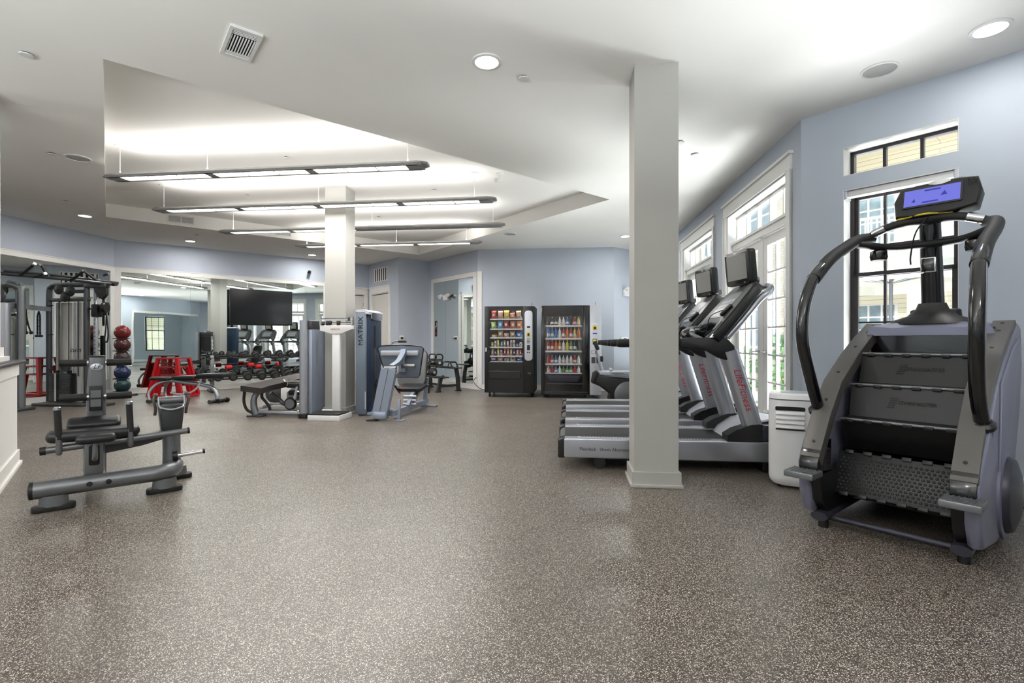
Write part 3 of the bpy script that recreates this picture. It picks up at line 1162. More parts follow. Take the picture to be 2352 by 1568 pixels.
shrub('green_shrub', 'low green shrub outside near the farther french door', 5.2, 12.0, .5, 1.0, 6, True)

# ================================================================ TREADMILLS
def treadmill(label, x, y):
    t = thing('treadmill', label, 'treadmill', (x, y, 0), AU, 'treadmills in a row facing the french doors')
    W = .80
    for side, y0, y1 in (('n', 0.0, .12), ('f', W - .12, W)):
        poly = [(.03, .10), (.03, .25), (.05, .262), (2.05, .268), (2.08, .25), (2.08, .11), (2.04, .095), (.06, .092)]
        MB().prism(poly, 'y', y0, y1, .012).build('side_rail', 'silver', t)
        g = MB()
        g.b2(.16, 1.30, y0 + .035, y1 - .03, .262, .268, .002)
        gr = g.build('foot_grip', 'lsilver', t)
        h = MB()
        for k in range(44):
            h.box((.19 + k * .0252, (y0 + y1) / 2, .2685), (.006, .05, .003), 0, (0, 0, 35))
        h.build('grip_ribs', 'rubber', gr)
    for a, b in ((0.0, .125), (W - .125, W)):
        MB().prism([(-.012, .10), (-.012, .235), (.0, .258), (.045, .264), (.045, .092), (.0, .092)], 'y', a - .003, b, .01).build('end_cap', 'gblack', t)
    MB().prism([(.02, .215), (.02, .23), (.05, .245), (1.5, .245), (1.5, .16), (.05, .16)], 'y', .125, W - .125).build('belt', 'rubber', t)
    MB().cyl((.04, .125, .20), (.04, W - .125, .20), .043, 18).build('roller', 'lgrey', t)
    MB().b2(.25, 1.95, .14, W - .14, .06, .16).build('under_frame', 'black', t)
    MB().cyl((.35, .08, .05), (.35, .02, .05), .05, 14).cyl((.35, W - .08, .05), (.35, W - .02, .05), .05, 14).b2(.30, .40, .10, W - .1, .03, .1).build('rear_foot', 'black', t)
    MB().b2(1.70, 1.86, .05, W - .05, .0, .10, .01).build('front_foot', 'black', t)
    # motor cover
    mc = MB().prism([(1.46, .245), (1.50, .30), (1.62, .385), (1.82, .43), (2.03, .40), (2.10, .30), (2.10, .25)], 'y', .12, W - .12, .02)
    mco = mc.build('motor_cover', 'lsilver', t)
    MB().prism([(1.50, .30), (1.62, .389), (1.82, .434), (1.98, .412), (1.90, .30)], 'y', .118, .20, .004).prism([(1.62, .27), (1.70, .40), (1.98, .413), (2.08, .30), (2.08, .268)], 'y', .0, .125, .006).prism([(1.62, .27), (1.70, .40), (1.98, .413), (2.08, .30), (2.08, .268)], 'y', W - .125, W, .006).build('cover_panel', 'purpd', mco)
    for y0 in (.075, W - .075):
        # cast shoe at the foot of the upright, then the leaning upright itself
        MB().loft([[(x_, y0 + yy, z_) for x_, z_ in ((1.40, .265), (1.40, .315), (1.47, .36), (1.60, .405), (1.68, .41), (1.68, .265))] for yy in (-.075, .075)]).build('upright_shoe', 'black', t)
        p0, p1 = Vector((1.66, y0, .262)), Vector((1.43, y0, 1.02))
        d = (p1 - p0).normalized()
        up = MB()
        up.tube([p0, p1], .080, 20, False, .74, side=(1, 0, 0))
        o = up.build('upright', 'silver', t)
        sgn = -1 if y0 < .4 else 1
        xax = Vector((-d.x, 0, -d.z))
        zout = Vector((0, sgn, 0))
        yax = zout.cross(xax)
        letters('LifeFitness', .080, basis(p0 + d * .455 + zout * .0585, xax, yax), 'red2', o, 'lettering', .002, .25, sx=1.08)
        MB().cyl(p0 + d * .06 + Vector((.02, sgn * .04, 0)), p0 + d * .06 + Vector((.02, sgn * .0615, 0)), .011, 12).build('bolt', 'black', o)
    # handrails: moulded black brackets and padded bars
    for y0 in (.075, W - .075):
        MB().prism([(1.02, 1.045), (1.02, 1.125), (1.10, 1.133), (1.40, 1.135), (1.47, 1.06), (1.47, .99), (1.45, .94), (1.41, .935), (1.34, .965), (1.25, 1.02), (1.15, 1.035)], 'y', y0 - .05, y0 + .05, .014).build('rail_bracket', 'purpd' if False else 'black', t)
        MB().tube([(.50, y0, 1.085), (.53, y0, 1.085), (.8, y0, 1.087), (1.03, y0, 1.09)], [.022, .037, .037, .040], 14, True).build('handrail', 'rubber', t)
        MB().cyl((.60, y0, 1.086), (.612, y0, 1.086), .0385, 14).build('rail_ring', 'lsilver', t)
    # curved front grip bar with sensors
    MB().tube([(1.22, .12, 1.12), (1.16, .22, 1.17), (1.20, .32, 1.22), (1.26, .40, 1.22), (1.20, .48, 1.22), (1.16, .58, 1.17), (1.22, .68, 1.12)], .018, 10).build('front_grip', 'lgrey', t)
    for ys in (.24, .56):
        MB().cyl((1.165, ys - .03, 1.175), (1.175, ys + .03, 1.195), .021, 10).build('pulse_sensor', 'chrome', t)
    # console: tilted slab, seen edge on from the side
    a = Vector((1.30, 0, 1.13))
    b = Vector((1.70, 0, 1.60))
    d = (b - a).normalized()
    n = Vector((-d.z, 0, d.x))
    T = basis(a, d, (0, -1, 0))
    L = (b - a).length
    # local: x up the slab, y towards the near side, z to the user
    T = Matrix.Translation((a.x, W / 2, a.z)) @ Matrix((d, Vector((0, 1, 0)), d.cross(Vector((0, 1, 0))))).transposed().to_4x4()
    if (T.to_3x3() @ Vector((0, 0, 1))).x > 0:
        zs = -1
    else:
        zs = 1
    body = [(0, -.40), (.03, -.42), (.30, -.395), (L - .06, -.33), (L, -.26), (L + .02, 0), (L, .26), (L - .06, .33), (.30, .395), (.03, .42), (0, .40), (.05, .30), (.13, .24), (.15, 0), (.13, -.24), (.05, -.30)]
    c = MB(T)
    c.prism(body, 'z', -.05 * zs, .03 * zs, .012)
    co = c.build('console', 'black', t)
    MB(T).prism([(x * .95 + .015, y * .96) for x, y in body], 'z', .030 * zs, .038 * zs, .004).build('console_face', 'grey', co)
    MB(T).prism(rr(.30, .40, .05, 4, .36, 0), 'z', .038 * zs, .041 * zs).build('display_panel', 'lgrey', co)
    kb = MB(T)
    for r_ in range(4):
        for k in range(7):
            kb.box((.24 + r_ * .055, -.15 + k * .05, .0425 * zs), (.03, .026, .003), 0)
    kb.build('keypad', 'lsilver', co)
    MB(T).box((.27, -.25, .055 * zs), (.13, .035, .035), .012, (0, 0, -12)).build('safety_clip', 'gblack', co)
    MB(T).prism(rr(.11, .06, .028, 5, .10, -.33), 'z', .036 * zs, .044 * zs).prism(rr(.11, .06, .028, 5, .10, .33), 'z', .036 * zs, .044 * zs).build('cup_holder', 'taupe', co)
    MB(T).prism(rr(.03, .12, .012, 3, L - .03, 0), 'z', .038 * zs, .042 * zs).build('badge', 'chrome', co)
    MB().tube([T @ Vector((.30, -.25, .05 * zs)), T @ Vector((.16, -.20, .11 * zs)), T @ Vector((.04, -.16, .05 * zs)), T @ Vector((.02, -.06, .09 * zs)), T @ Vector((.10, -.02, .05 * zs))], .004, 6).build('safety_cord', 'black', co)
    # silver hoop behind the console carrying the television
    hp = []
    for q, r_ in ((.08, .33), (.30, .33), (.50, .31), (.63, .24), (.70, .10), (.70, -.10), (.63, -.24), (.50, -.31), (.30, -.33), (.08, -.33)):
        off = .085 + (.03 if q > .55 else 0)
        hp.append(T @ Vector((q, r_, -off * zs)))
    MB().tube(hp, .030, 14).build('console_hoop', 'silver', t)
    MB().cyl(hp[0], hp[0] - d * .02, .031, 14).build('hoop_cap', 'black', t)
    # television
    e = (T @ Vector((.66, 0, -.06 * zs)))
    TT = Matrix.Translation((1.63, W / 2, 1.765)) @ Matrix.Rotation(R(14), 4, 'Z') @ Matrix.Rotation(R(-5), 4, 'Y')
    s = MB(TT)
    s.prism(rr(.37, .31, .035, 4), 'x', -.022, .045, .01)
    so = s.build('screen_housing', 'black', t)
    MB(TT).prism(rr(.365, .305, .033, 4), 'x', -.034, -.02, .005).build('bezel', 'gblack', so)
    MB(TT).box((-.0352, 0, .008), (.003, .30, .225), 0).build('screen', 'screen', so)
    MB(TT).prism(rr(.05, .016, .007, 3, 0, .138), 'x', -.0365, -.034).prism(rr(.022, .012, .005, 3, -.11, -.135), 'x', -.0365, -.034).build('badge', 'chrome', so)
    MB().tube([(1.66, W / 2, 1.66), (1.74, W / 2, 1.655), (1.79, W / 2, 1.655)], .03, 12).build('screen_arm', 'lgrey', t)
    MB().tube([(1.66, W / 2 - .03, 1.62), (1.70, W / 2 - .08, 1.56), (1.76, W / 2 - .05, 1.60), (1.74, W / 2, 1.66)], .006, 6).tube([(1.68, W / 2 + .04, 1.62), (1.66, W / 2 + .1, 1.54), (1.78, W / 2 + .06, 1.61)], .006, 6).build('cable_loop', 'black', t)
    # lettering on the near side rail
    rail = [o for o in bpy.data.objects if o.parent == t and o.name.startswith('side_rail')][0]
    letters('Flexdeck', .040, basis((.245, -.0005, .172), (1, 0, 0), (0, 0, 1)), 'bprint', rail, 'lettering', .0012, sx=1.0)
    letters('Shock Absorption System', .036, basis((.545, -.0005, .172), (1, 0, 0), (0, 0, 1)), 'bprint', rail, 'lettering', .001, sx=1.05)
    return t
t1 = treadmill('nearest silver treadmill with grey screen, beside the white portable air conditioner', .41, 4.35)
V = Vector((.113, .993, 0))
dup(t1, (.41 + .113 * 1.13, 4.35 + 1.122, 0), AU, 'middle silver treadmill of the row, second from the viewer')
dup(t1, (.41 + .113 * 2.26, 4.35 + 2.244, 0), AU, 'farthest silver treadmill of the row, mostly behind the near column')

# ================================================================ STAIR CLIMBER
SC = thing('stair_climber', 'big black and lilac stair climber with blue lit screen by the window', 'stair machine', (2.1, 2.78, 0), -51.2)
X = .36
prof_front = [(-.20, .42), (-.02, .66), (.16, .84), (.45, 1.00), (.72, 1.12), (.97, 1.215)]
# side housings
for sx in (-1, 1):
    xo, xi = sx * .40, sx * .315
    # outer shell: tall shroud in the outline of the machine's side
    shell = [(-.13, .10), (-.20, .22), (-.22, .40), (-.14, .52), (.0, .655), (.18, .83), (.45, .985), (.74, 1.115), (.99, 1.215), (1.08, 1.19), (1.13, .96), (1.05, .70), (.86, .40), (.66, .13), (.50, .05), (.20, .05)]
    MB().prism(shell, 'x', min(xi + sx * .02, xo), max(xi + sx * .02, xo), .022).build('side_shroud', 'purp', SC)
    MB().prism([(y_, z_) for y_, z_ in ((.30, .88), (.72, 1.07), (.93, 1.12), (.98, .98), (.70, .46), (.42, .34), (.24, .42))], 'x', xo - .004, xo + .012, .006).build('side_panel', 'purp', SC)
    # front strip that follows the slope, with bolts
    st = []
    up_ = [(y_ - .012, z_ + .016) for y_, z_ in prof_front]
    dn = [(y_ + .03, z_ - .05) for y_, z_ in prof_front][::-1]
    o = MB().prism(up_ + dn, 'x', xi - sx * .03, xi + sx * .075, .006).build('stringer', 'taupe', SC)
    for k in (.35, 1.4, 2.3, 3.4, 4.3, 4.8):
        i = min(int(k), 4)
        f = k - i
        y_ = prof_front[i][0] * (1 - f) + prof_front[i + 1][0] * f
        z_ = prof_front[i][1] * (1 - f) + prof_front[i + 1][1] * f
        dd = Vector((0, prof_front[i + 1][0] - prof_front[i][0], prof_front[i + 1][1] - prof_front[i][1])).normalized()
        nn = Vector((0, -dd.z, dd.y))
        c = Vector((xi + sx * .02, y_, z_)) + nn * .016
        MB().cyl(c, c + nn * .006, .009, 12).build('bolt', 'black', o)
    # arched opening with the fixed foot step
    MB().prism([(-.225, .36), (-.225, .40), (-.19, .47), (-.12, .515), (-.02, .52), (-.02, .33)], 'x', xi - sx * .028, xi + sx * .072, .004).build('arch_recess', 'gblack', SC)
    MB().box((xi + sx * .03, -.275, .345), (.155, .15, .035), .006).build('foot_step', 'lgrey', SC)
    tr = MB()
    for a in range(7):
        for b in range(6):
            tr.box((xi + sx * .03 - .062 + a * .021, -.335 + b * .023, .364), (.012, .012, .004), 0, (0, 0, 45))
    tr.build('step_tread', 'lgrey', SC)
    MB().prism([(-.20, .33), (-.10, .33), (.22, .33), (.22, .06), (.02, .06), (-.08, .10), (-.16, .18)], 'x', xi - sx * .03, xi + sx * .07, .008).build('lower_housing', 'black', SC)
    # round cap
    MB().lathe([(.205, 0), (.205, .02), (.19, .045), (.12, .066), (.001, .074)], (xo, .42, .27), 36, (sx, 0, 0)).build('round_cover', 'purpd', SC)
    MB().lathe([(.235, 0), (.235, .012), (.21, .016)], (xo, .42, .27), 36, (sx, 0, 0)).build('cover_ring', 'purp', SC)
    # feet
    MB().tube([(xi, -.13, .075), (xi, .0, .08), (xi, .5, .08), (xi, 1.0, .08)], .045, 14, True, .6, side=(1, 0, 0)).build('base_foot', 'purpd', SC)
    MB().cyl((xi, -.06, 0), (xi, -.06, .05), .028, 14).build('levelling_foot', 'black', SC)
    MB().cyl((xi, .95, 0), (xi, .95, .05), .028, 14).build('levelling_foot', 'black', SC)
    # hand rail
    r0 = sx * .37
    pts = [(r0, .02, .69), (r0, -.10, .87), (r0 * 1.03, -.19, 1.10), (r0 * 1.03, -.17, 1.30), (r0, -.05, 1.49), (r0 * .98, .16, 1.61)]
    MB().tube(pts, .033, 18).build('side_rail', 'gblack', SC)
    pts2 = [(r0, -.06, 1.475), (r0 * .98, .16, 1.61), (r0 * .97, .42, 1.715), (r0 * .93, .62, 1.79), (r0 * .80, .74, 1.815)]
    MB().tube(pts2, .038, 18).build('rail_grip', 'rubber', SC)
    MB().lathe([(.055, 0), (.055, .02), (.04, .035)], (r0, .025, .672), 22, (0, -.5, 1)).build('rail_collar', 'black', SC)
    MB().prism([(.08, .60), (.0, .70), (.04, .70), (.16, .66)], 'x', r0 - .03, r0 + .03, .004).build('rail_bracket', 'taupe', SC)
    # arm running from rail to the centre
    MB().tube([(r0 * .86, .73, 1.815), (r0 * .55, .70, 1.86), (r0 * .25, .72, 1.885), (0, .74, 1.885)], [.027, .026, .028, .03], 14, True).build('cross_arm', 'rubber', SC)
    MB().cyl((r0 * .75, .715, 1.835), (r0 * .55, .70, 1.862), .0285, 14).build('pulse_sensor', 'chrome', SC)
    MB().tube([(r0 * .92, .60, 1.76), (r0 * .5, .74, 1.735), (0, .79, 1.735)], .034, 14, True, .7).build('lower_arm', 'rubber', SC)
    MB().lathe([(.030, .07), (.048, .06), (.052, .02), (.045, 0)], (r0 * .66, .70, 1.65), 20).build('cup_socket', 'gblack', SC)
# mast, console
MB().tube([(0, .93, 1.26), (0, .90, 1.5), (0, .84, 1.90)], [.062, .060, .056], 22, True).build('mast', 'gblack', SC)
MB().lathe([(.078, 0), (.082, .03), (.075, .055), (.062, .06)], (0, .935, 1.27), 24).build('mast_collar', 'black', SC)
MB(Matrix.Translation((0, .86, 1.60))).box((0, -.065, 0), (.082, .012, .10), .008).build('mast_badge', 'chrome', SC)
MB().box((0, .788, 1.60), (.066, .004, .085), .002).build('badge_plate', 'gblack', SC)
TT = Matrix.Translation((.05, .74, 2.02)) @ Matrix.Rotation(R(-16), 4, 'X') @ Matrix.Rotation(R(0), 4, 'Z')
cb = MB(TT)
cb.prism([(-.20, -.115), (-.215, 0), (-.185, .085), (-.10, .10), (.12, .105), (.20, .09), (.222, .0), (.205, -.10), (.1, -.125), (-.1, -.13)], 'y', -.03, .08, .02)
co = cb.build('console', 'black', SC)
MB(TT).prism(rr(.305, .135, .012, 3, -.015, .0), 'y', -.037, -.028, .003).build('screen_bezel', 'gblack', co)
MB(TT).b2(-.155, .125, -.0395, -.036, -.055, .056).build('screen', 'blue', co)
MB(TT).prism([(-.115, -.03), (-.10, -.005), (-.095, -.03)], 'y', -.0405, -.039).prism([(.03, -.01), (.05, .02), (.065, -.01)], 'y', -.0405, -.039).b2(-.05, .03, -.0405, -.039, .035, .045).b2(-.06, .02, -.0405, -.039, -.045, -.036).build('screen_symbols', 'dblue', co)
MB(TT).lathe([(.055, 0), (.055, .006), (.05, .009)], (.02, -.026, .088), 28, (0, -1, 0), 1, .35).build('badge', 'chrome', co)
hs = MB(TT)
for a in range(5):
    for b in range(5):
        hs.cyl((.158 + a * .010, -.030, .03 + b * .010), (.158 + a * .010, -.033, .03 + b * .010), .003, 6)
hs.build('speaker_holes', 'gblack', co)
MB().tube([(-.14, .70, 1.905), (0, .685, 1.915), (.14, .70, 1.905)], .007, 8).build('console_trim', 'yellow', SC)
MB().b2(-.15, .15, .70, .86, 1.875, 1.91, .012).build('console_tray', 'rubber', SC)
MB().tube([(.02, .70, 1.90), (-.04, .68, 1.80), (-.07, .70, 1.66), (-.07, .70, 1.60)], .005, 6).build('safety_cord', 'black', SC)
# top cover
MB().loft([[(x_, y_, z_) for x_, z_ in ((-.33, 1.14), (-.30, 1.205), (-.18, 1.225 + dz), (0, 1.235 + dz), (.18, 1.225 + dz), (.30, 1.205), (.33, 1.14))] for y_, dz in ((.74, -.035), (.80, .0), (.98, .03), (1.14, -.01))]).build('top_cover', 'purp', SC)
MB().lathe([(.24, 0), (.20, .03), (.13, .055), (.085, .10), (.07, .14)], (0, .90, 1.215), 36, sx=1.05, sy=.62).build('mast_base', 'black', SC)
for sx in (-1, 1):
    MB().lathe([(.03, 0), (.04, .02), (.035, .07), (.02, .08)], (sx * .10, .98, 1.24), 16).build('bottle_cap_post', 'black', SC)
# steps
MB().b2(-.315, .315, .80, 1.05, .12, 1.19).b2(-.315, .315, .45, .82, .12, .78).b2(-.315, .315, .26, .46, .12, .42).build('inner_drum', 'gblack', SC)
edges = [(.52, 1.025), (.31, .835), (.13, .635)]
for k, (y_, z_) in enumerate(edges):
    s = MB()
    s.b2(-.29, .29, y_, y_ + .24, z_ - .014, z_)
    so = s.build('step', 'black', SC)
    yn, zn = (edges[k + 1] if k < 2 else (.085, .44))
    MB().loft([[(-.285, y_ + .004, z_ - .012), (.285, y_ + .004, z_ - .012), (.285, yn + .14, zn), (-.285, yn + .14, zn)],
               [(-.285, y_ + .022, z_ - .012), (.285, y_ + .022, z_ - .012), (.285, yn + .16, zn), (-.285, yn + .16, zn)]]).build('riser', 'black', so)
    MB().cyl((-.29, y_, z_ - .006), (.29, y_, z_ - .006), .009, 10).build('step_edge', 'lgrey', so)
    for j in range(6):
        x_ = -.24 + j * .095
        MB().b2(x_ - .022, x_ + .022, y_ - .012, y_ + .01, z_ - .022, z_ - .003, .003).build('step_hinge', 'black', so)
    T_ = basis((.0, (y_ + yn + .14) / 2 - .004, (z_ + zn) / 2), (1, 0, 0), Vector((0, y_ - yn - .14, z_ - zn)))
    lg = MB(T_)
    for a in range(4):
        for b in range(5):
            lg.cyl((-.09 + a * .011 + b * .004, -.03 + b * .014, -.001), (-.09 + a * .011 + b * .004, -.03 + b * .014, .002), .0035, 6)
    lg.build('riser_logo', 'rubber', so)
    letters('STAIRMASTER', .03, T_ @ Matrix.Translation((.05, 0, .001)), 'rubber', so, 'lettering', .001)
# the lowest step hangs sloping down, studded
p0, p1 = Vector((0, .115, .435)), Vector((0, .02, .20))
T_ = basis((p0 + p1) / 2, (1, 0, 0), p0 - p1)
hh = (p0 - p1).length
so = MB(T_).box((0, 0, -.01), (.585, hh, .02), .003).build('hanging_step', 'black', SC)
sd = MB(T_)
for r_ in range(10):
    for k in range(24):
        sd.lathe([(.0085, 0), (.006, .003), (.001, .004)], (-.27 + k * .0232 + (r_ % 2) * .0116, -hh / 2 + .03 + r_ * .0205, 0), 6)
sd.build('studs', 'rubber', so)
for k in range(6):
    MB(T_).box((-.235 + k * .093, hh / 2, 0), (.045, .022, .018), .003).build('step_hinge', 'black', so)
    MB(T_).box((-.235 + k * .093, -hh / 2, 0), (.045, .022, .018), .003).build('step_hinge', 'black', so)
MB().cyl((-.32, -.03, .055), (.32, -.03, .055), .017, 14).build('base_crossbar', 'purpd', SC)
MB().b2(-.3, .3, 1.02, 1.06, .06, 1.1, .0).build('rear_panel', 'black', SC)
for sx in (-1, 1):
    MB().prism([(1.06, .02), (1.10, 1.0), (1.14, .9), (1.16, .06)], 'x', sx * .26, sx * .30, .006).build('rear_leg', 'gblack', SC)
MB().b2(-.30, .30, 1.00, 1.07, 0, .06, .0).build('rear_base', 'gblack', SC)

# ================================================================ PORTABLE AIR CONDITIONER
AC = thing('portable_air_conditioner', 'white portable air conditioner between the nearest treadmill and the stair climber', 'air conditioner', (2.20, 3.86, 0), -28)
W_, D_ = .40, .36
def acring(z, e=0):
    return [(x_, y_, z) for x_, y_ in rr(W_ - e, D_ - e, .11, 6)]
ac = MB()
ac.loft([acring(.02, .05), acring(.045, .015), acring(.08, 0), acring(.62, 0), acring(.66, .0)])
ac.build('body', 'wplastic', AC)
MB().loft([acring(.662, .02), acring(.668, .02)]).build('seam', 'grey', AC)
MB().loft([acring(.668, .0), acring(.70, .01), acring(.708, .03)]).build('top_cover', 'wplastic', AC)
MB().loft([[(x_ * .6, y_ * .55, z) for x_, y_, z in acring(.709)], [(x_ * .6, y_ * .55, z) for x_, y_, z in acring(.712)]]).build('control_panel', 'lsilver', AC)
o = MB().prism(rr(.21, .175, .02, 3, -.055, .53), 'y', -D_ / 2 - .003, -D_ / 2 + .01).build('grille_frame', 'white', AC)
MB().prism(rr(.195, .03, .01, 3, -.055, .60), 'y', -D_ / 2 - .006, -D_ / 2).build('air_outlet', 'dark', o)
for k in range(4):
    MB().box((-.055, -D_ / 2 - .008, .565 - k * .034), (.19, .014, .024), .005, (-18, 0, 0)).build('louvre', 'wplastic', o)
MB().box((-.055, -D_ / 2 - .006, .445), (.19, .005, .008), 0).build('air_slot', 'dark', o)
MB().prism(rr(.075, .055, .01, 3, .14, .52), 'y', -D_ / 2 - .001, -D_ / 2 + .01).build('side_handle', 'lsilver', AC)
for a in (-.13, .13):
    for b in (-.11, .11):
        MB().cyl((a - .01, b, .018), (a + .01, b, .018), .018, 12).build('castor', 'black', AC)

# cables on the floor by the right wall
t = thing('power_strip', 'white power strip with plugs on the floor behind the stair climber', 'power strip', (3.70, 3.42, 0), -51)
MB().b2(-.16, .16, -.03, .03, 0, .035, .006).build('body', 'wplastic', t)
MB().b2(-.10, -.05, -.02, .02, .035, .075, .006).b2(.02, .07, -.02, .02, .035, .07, .006).build('plug', 'black', t)
tag(MB().tube([(3.62, 3.46, .065), (3.52, 3.52, .11), (3.42, 3.46, .06), (3.36, 3.34, .012), (3.42, 3.22, .008), (3.55, 3.20, .008)], .007, 8).build('black_cord', 'black'), 'black power cord looping over the floor by the right baseboard', 'cord')
tag(MB().tube([(3.60, 3.52, .03), (3.50, 3.46, .012), (3.38, 3.42, .009), (3.24, 3.44, .009)], .009, 8).build('white_cord', 'wplastic'), 'white cord lying on the floor behind the stair climber', 'cord')

# ================================================================ SEATED MACHINE AT LEFT
SM = thing('ab_crunch_machine', 'grey plate loaded seat machine with black pads and roller post, front left', 'exercise machine', (-2.876, 3.449, 0), AB)
bm_ = MB().tube([(-.30, -.05, .14), (-.05, -.05, .143), (.25, -.05, .146), (.38, -.04, .148), (.455, .03, .15), (.48, .16, .15)], .056, 20, True, 1.0, side=(0, 0, 1))
bm_.build('front_beam', 'lgrey', SM)
MB().lathe([(.057, -.008), (.057, .012), (.03, .02)], (-.305, -.05, .14), 24, (-1, 0, 0)).build('end_cap', 'black', SM)
for x_ in (-.02, .08):
    MB().lathe([(.017, 0), (.017, .004), (.010, .006)], (x_, -.108, .148), 16, (0, -1, 0)).build('bolt', 'black', SM)
for (x_, y_) in ((-.20, -.05), (.40, -.02), (.50, .35)):
    MB().lathe([(.065, .03), (.060, .10)], (x_, y_, 0), 24, sx=1.2, sy=.85).build('foot_stem', 'lgrey', SM)
    MB().prism(rr(.22, .10, .04, 5, x_, y_), 'z', 0, .035, .006).build('foot', 'rubber', SM)
# seat post
MB().b2(-.055, .060, -.07, .05, .19, .43, .03).build('seat_post', 'lgrey', SM)
MB().b2(-.028, .035, -.078, -.05, .26, .40, .02).build('seat_slider', 'black', SM)
MB().tube([(.01, -.17, .43), (.01, -.17, .36), (.008, -.14, .32), (.005, -.09, .31)], .015, 12).build('pad_arm', 'lgrey', SM)
def pad(name, c, w, d, h, m='pad', rot=None, r=.03):
    T = Matrix.Translation(c)
    if rot: T = T @ Matrix.Rotation(R(rot[2]), 4, 'Z') @ Matrix.Rotation(R(rot[1]), 4, 'Y') @ Matrix.Rotation(R(rot[0]), 4, 'X')
    return MB(T).prism(rr(w, d, min(w, d) * .3, 6), 'z', -h / 2, h / 2, min(r, h * .4))
pad('seat', (.005, .03, .465), .50, .20, .07).build('seat_pad', 'pad', SM)
pad('front', (.015, -.16, .455), .21, .11, .055).build('front_pad', 'pad', SM)
pad('back', (.0, .17, .52), .30, .12, .06, rot=(28, 0, 0)).build('back_pad', 'pad', SM)
MB().cyl((-.245, -.02, .385), (.54, -.02, .43), .022, 16).build('cross_tube', 'lgrey', SM)
MB().cyl((-.27, -.02, .384), (-.24, -.02, .385), .027, 16).build('tube_cap', 'black', SM)
MB().cyl((.54, -.02, .43), (.555, -.02, .431), .024, 16).build('tube_cap', 'black', SM)
for x_, zb in ((-.175, .375), (.20, .385)):
    MB().tube([(x_, -.02, zb + .02), (x_, -.05, zb - .01), (x_, -.055, zb + .07)], .017, 12).cyl((x_, -.055, zb + .06), (x_ - .006, -.055, zb + .10), .0185, 14).build('handle_stem', 'lgrey', SM)
    g = MB().cyl((x_, -.055, zb + .08), (x_ - .008, -.055, zb + .275), .0195, 16).build('handle_grip', 'rubber', SM)
    MB().lathe([(.021, 0), (.021, .016), (.014, .022)], (x_ - .008, -.055, zb + .275), 18).build('handle_cap', 'chrome', g)
# link bars to the rear post
MB().tube([(.03, .04, .35), (.26, .10, .37), (.44, .18, .40)], .026, 4, False, 1.3, sq=True).build('link_bar', 'grey', SM)
# right post
MB().tube([(.455, .12, .12), (.455, .13, .30), (.452, .14, .46), (.45, .14, .56)], [.06, .058, .06, .062], 18, True, .85).build('rear_post', 'lgrey', SM)
MB().prism([(.385, .43), (.515, .43), (.53, .60), (.50, .635), (.39, .635), (.37, .60)], 'y', .05, .20, .014).build('post_head', 'grey', SM)
MB().cyl((.37, .10, .655), (.53, .10, .655), .030, 20).build('head_roller', 'lgrey', SM)
MB().tube([(.37, .06, .69), (.372, .05, .62), (.40, .045, .60), (.45, .04, .59), (.50, .045, .60), (.528, .05, .62), (.53, .06, .69)], .008, 8).build('head_strap', 'chrome', SM)
for x_ in (.352, .548):
    MB().tube([(x_, .10, .70), (x_ + (.012 if x_ > .4 else -.012), .09, .66), (x_, .09, .60), (x_ - .004, .10, .55)], .010, 8).lathe([(.012, -.012), (.018, 0), (.012, .012)], (x_, .10, .70), 12).build('adjustment_lever', 'taupe', SM)
MB().cyl((.46, .06, .235), (.65, .02, .255), .0165, 16).build('weight_horn', 'chrome', SM)
MB().cyl((.645, .02, .2545), (.66, .018, .256), .018, 16).build('horn_cap', 'black', SM)
MB().lathe([(.035, 0), (.035, .03)], (.46, .06, .235), 18, (.98, -.2, .1)).build('horn_collar', 'black', SM)
# tower with rollers
tw = MB()
tw.loft([[(cx + a, .28 + dy + b, z_) for a, b in rr(w_, d_, .025, 4)] for z_, w_, d_, cx, dy in ((.05, .12, .10, .008, .06), (.50, .118, .10, .008, .02), (.75, .108, .095, .010, .0), (.95, .095, .085, .013, .0), (.985, .09, .08, .013, .0))])
tw_ = tw.build('roller_tower', 'lgrey', SM)
MB().loft([[(.013 + a, .28 + b, z_) for a, b in rr(w_, d_, .025, 4)] for z_, w_, d_ in ((.984, .094, .084), (.993, .094, .084), (.998, .08, .07))]).build('tower_cap', 'black', tw_)
MB().b2(-.06, .06, .0, .30, .10, .19, .02).build('spine_beam', 'lgrey', SM)
MB().b2(-.03, .045, .21, .225, .60, .78, .004).build('instruction_label', 'bprint', tw_)
for z_ in (.655, .72):
    MB().b2(-.022, .037, .207, .212, z_ - .025, z_ + .028).build('label_picture', 'lgrey', tw_)
MB().lathe([(.036, 0), (.036, .006), (.03, .009)], (.012, .236, .915), 28, (0, -1, 0), 1, .72).build('oval_badge', 'lsilver', tw_)
letters('LF', .046, basis((.012, .2262, .915), (1, 0, 0), (0, 0, 1)), 'bprint', tw_, 'badge_emblem', .0012, .35, sx=.95)
for z_, dy in ((.945, .28), (.70, .24)):
    for sx in (-1, 1):
        r_ = MB().cyl((.012 + sx * .055, dy, z_), (.012 + sx * .20, dy, z_), .026, 18).build('leg_roller', 'rubber', SM)
        MB().cyl((.012 + sx * .04, dy, z_), (.012 + sx * .058, dy, z_), .017, 14).build('roller_axle', 'chrome', r_)
        MB().cyl((.012 + sx * .198, dy, z_), (.012 + sx * .203, dy, z_), .023, 18).build('roller_end', 'black', r_)

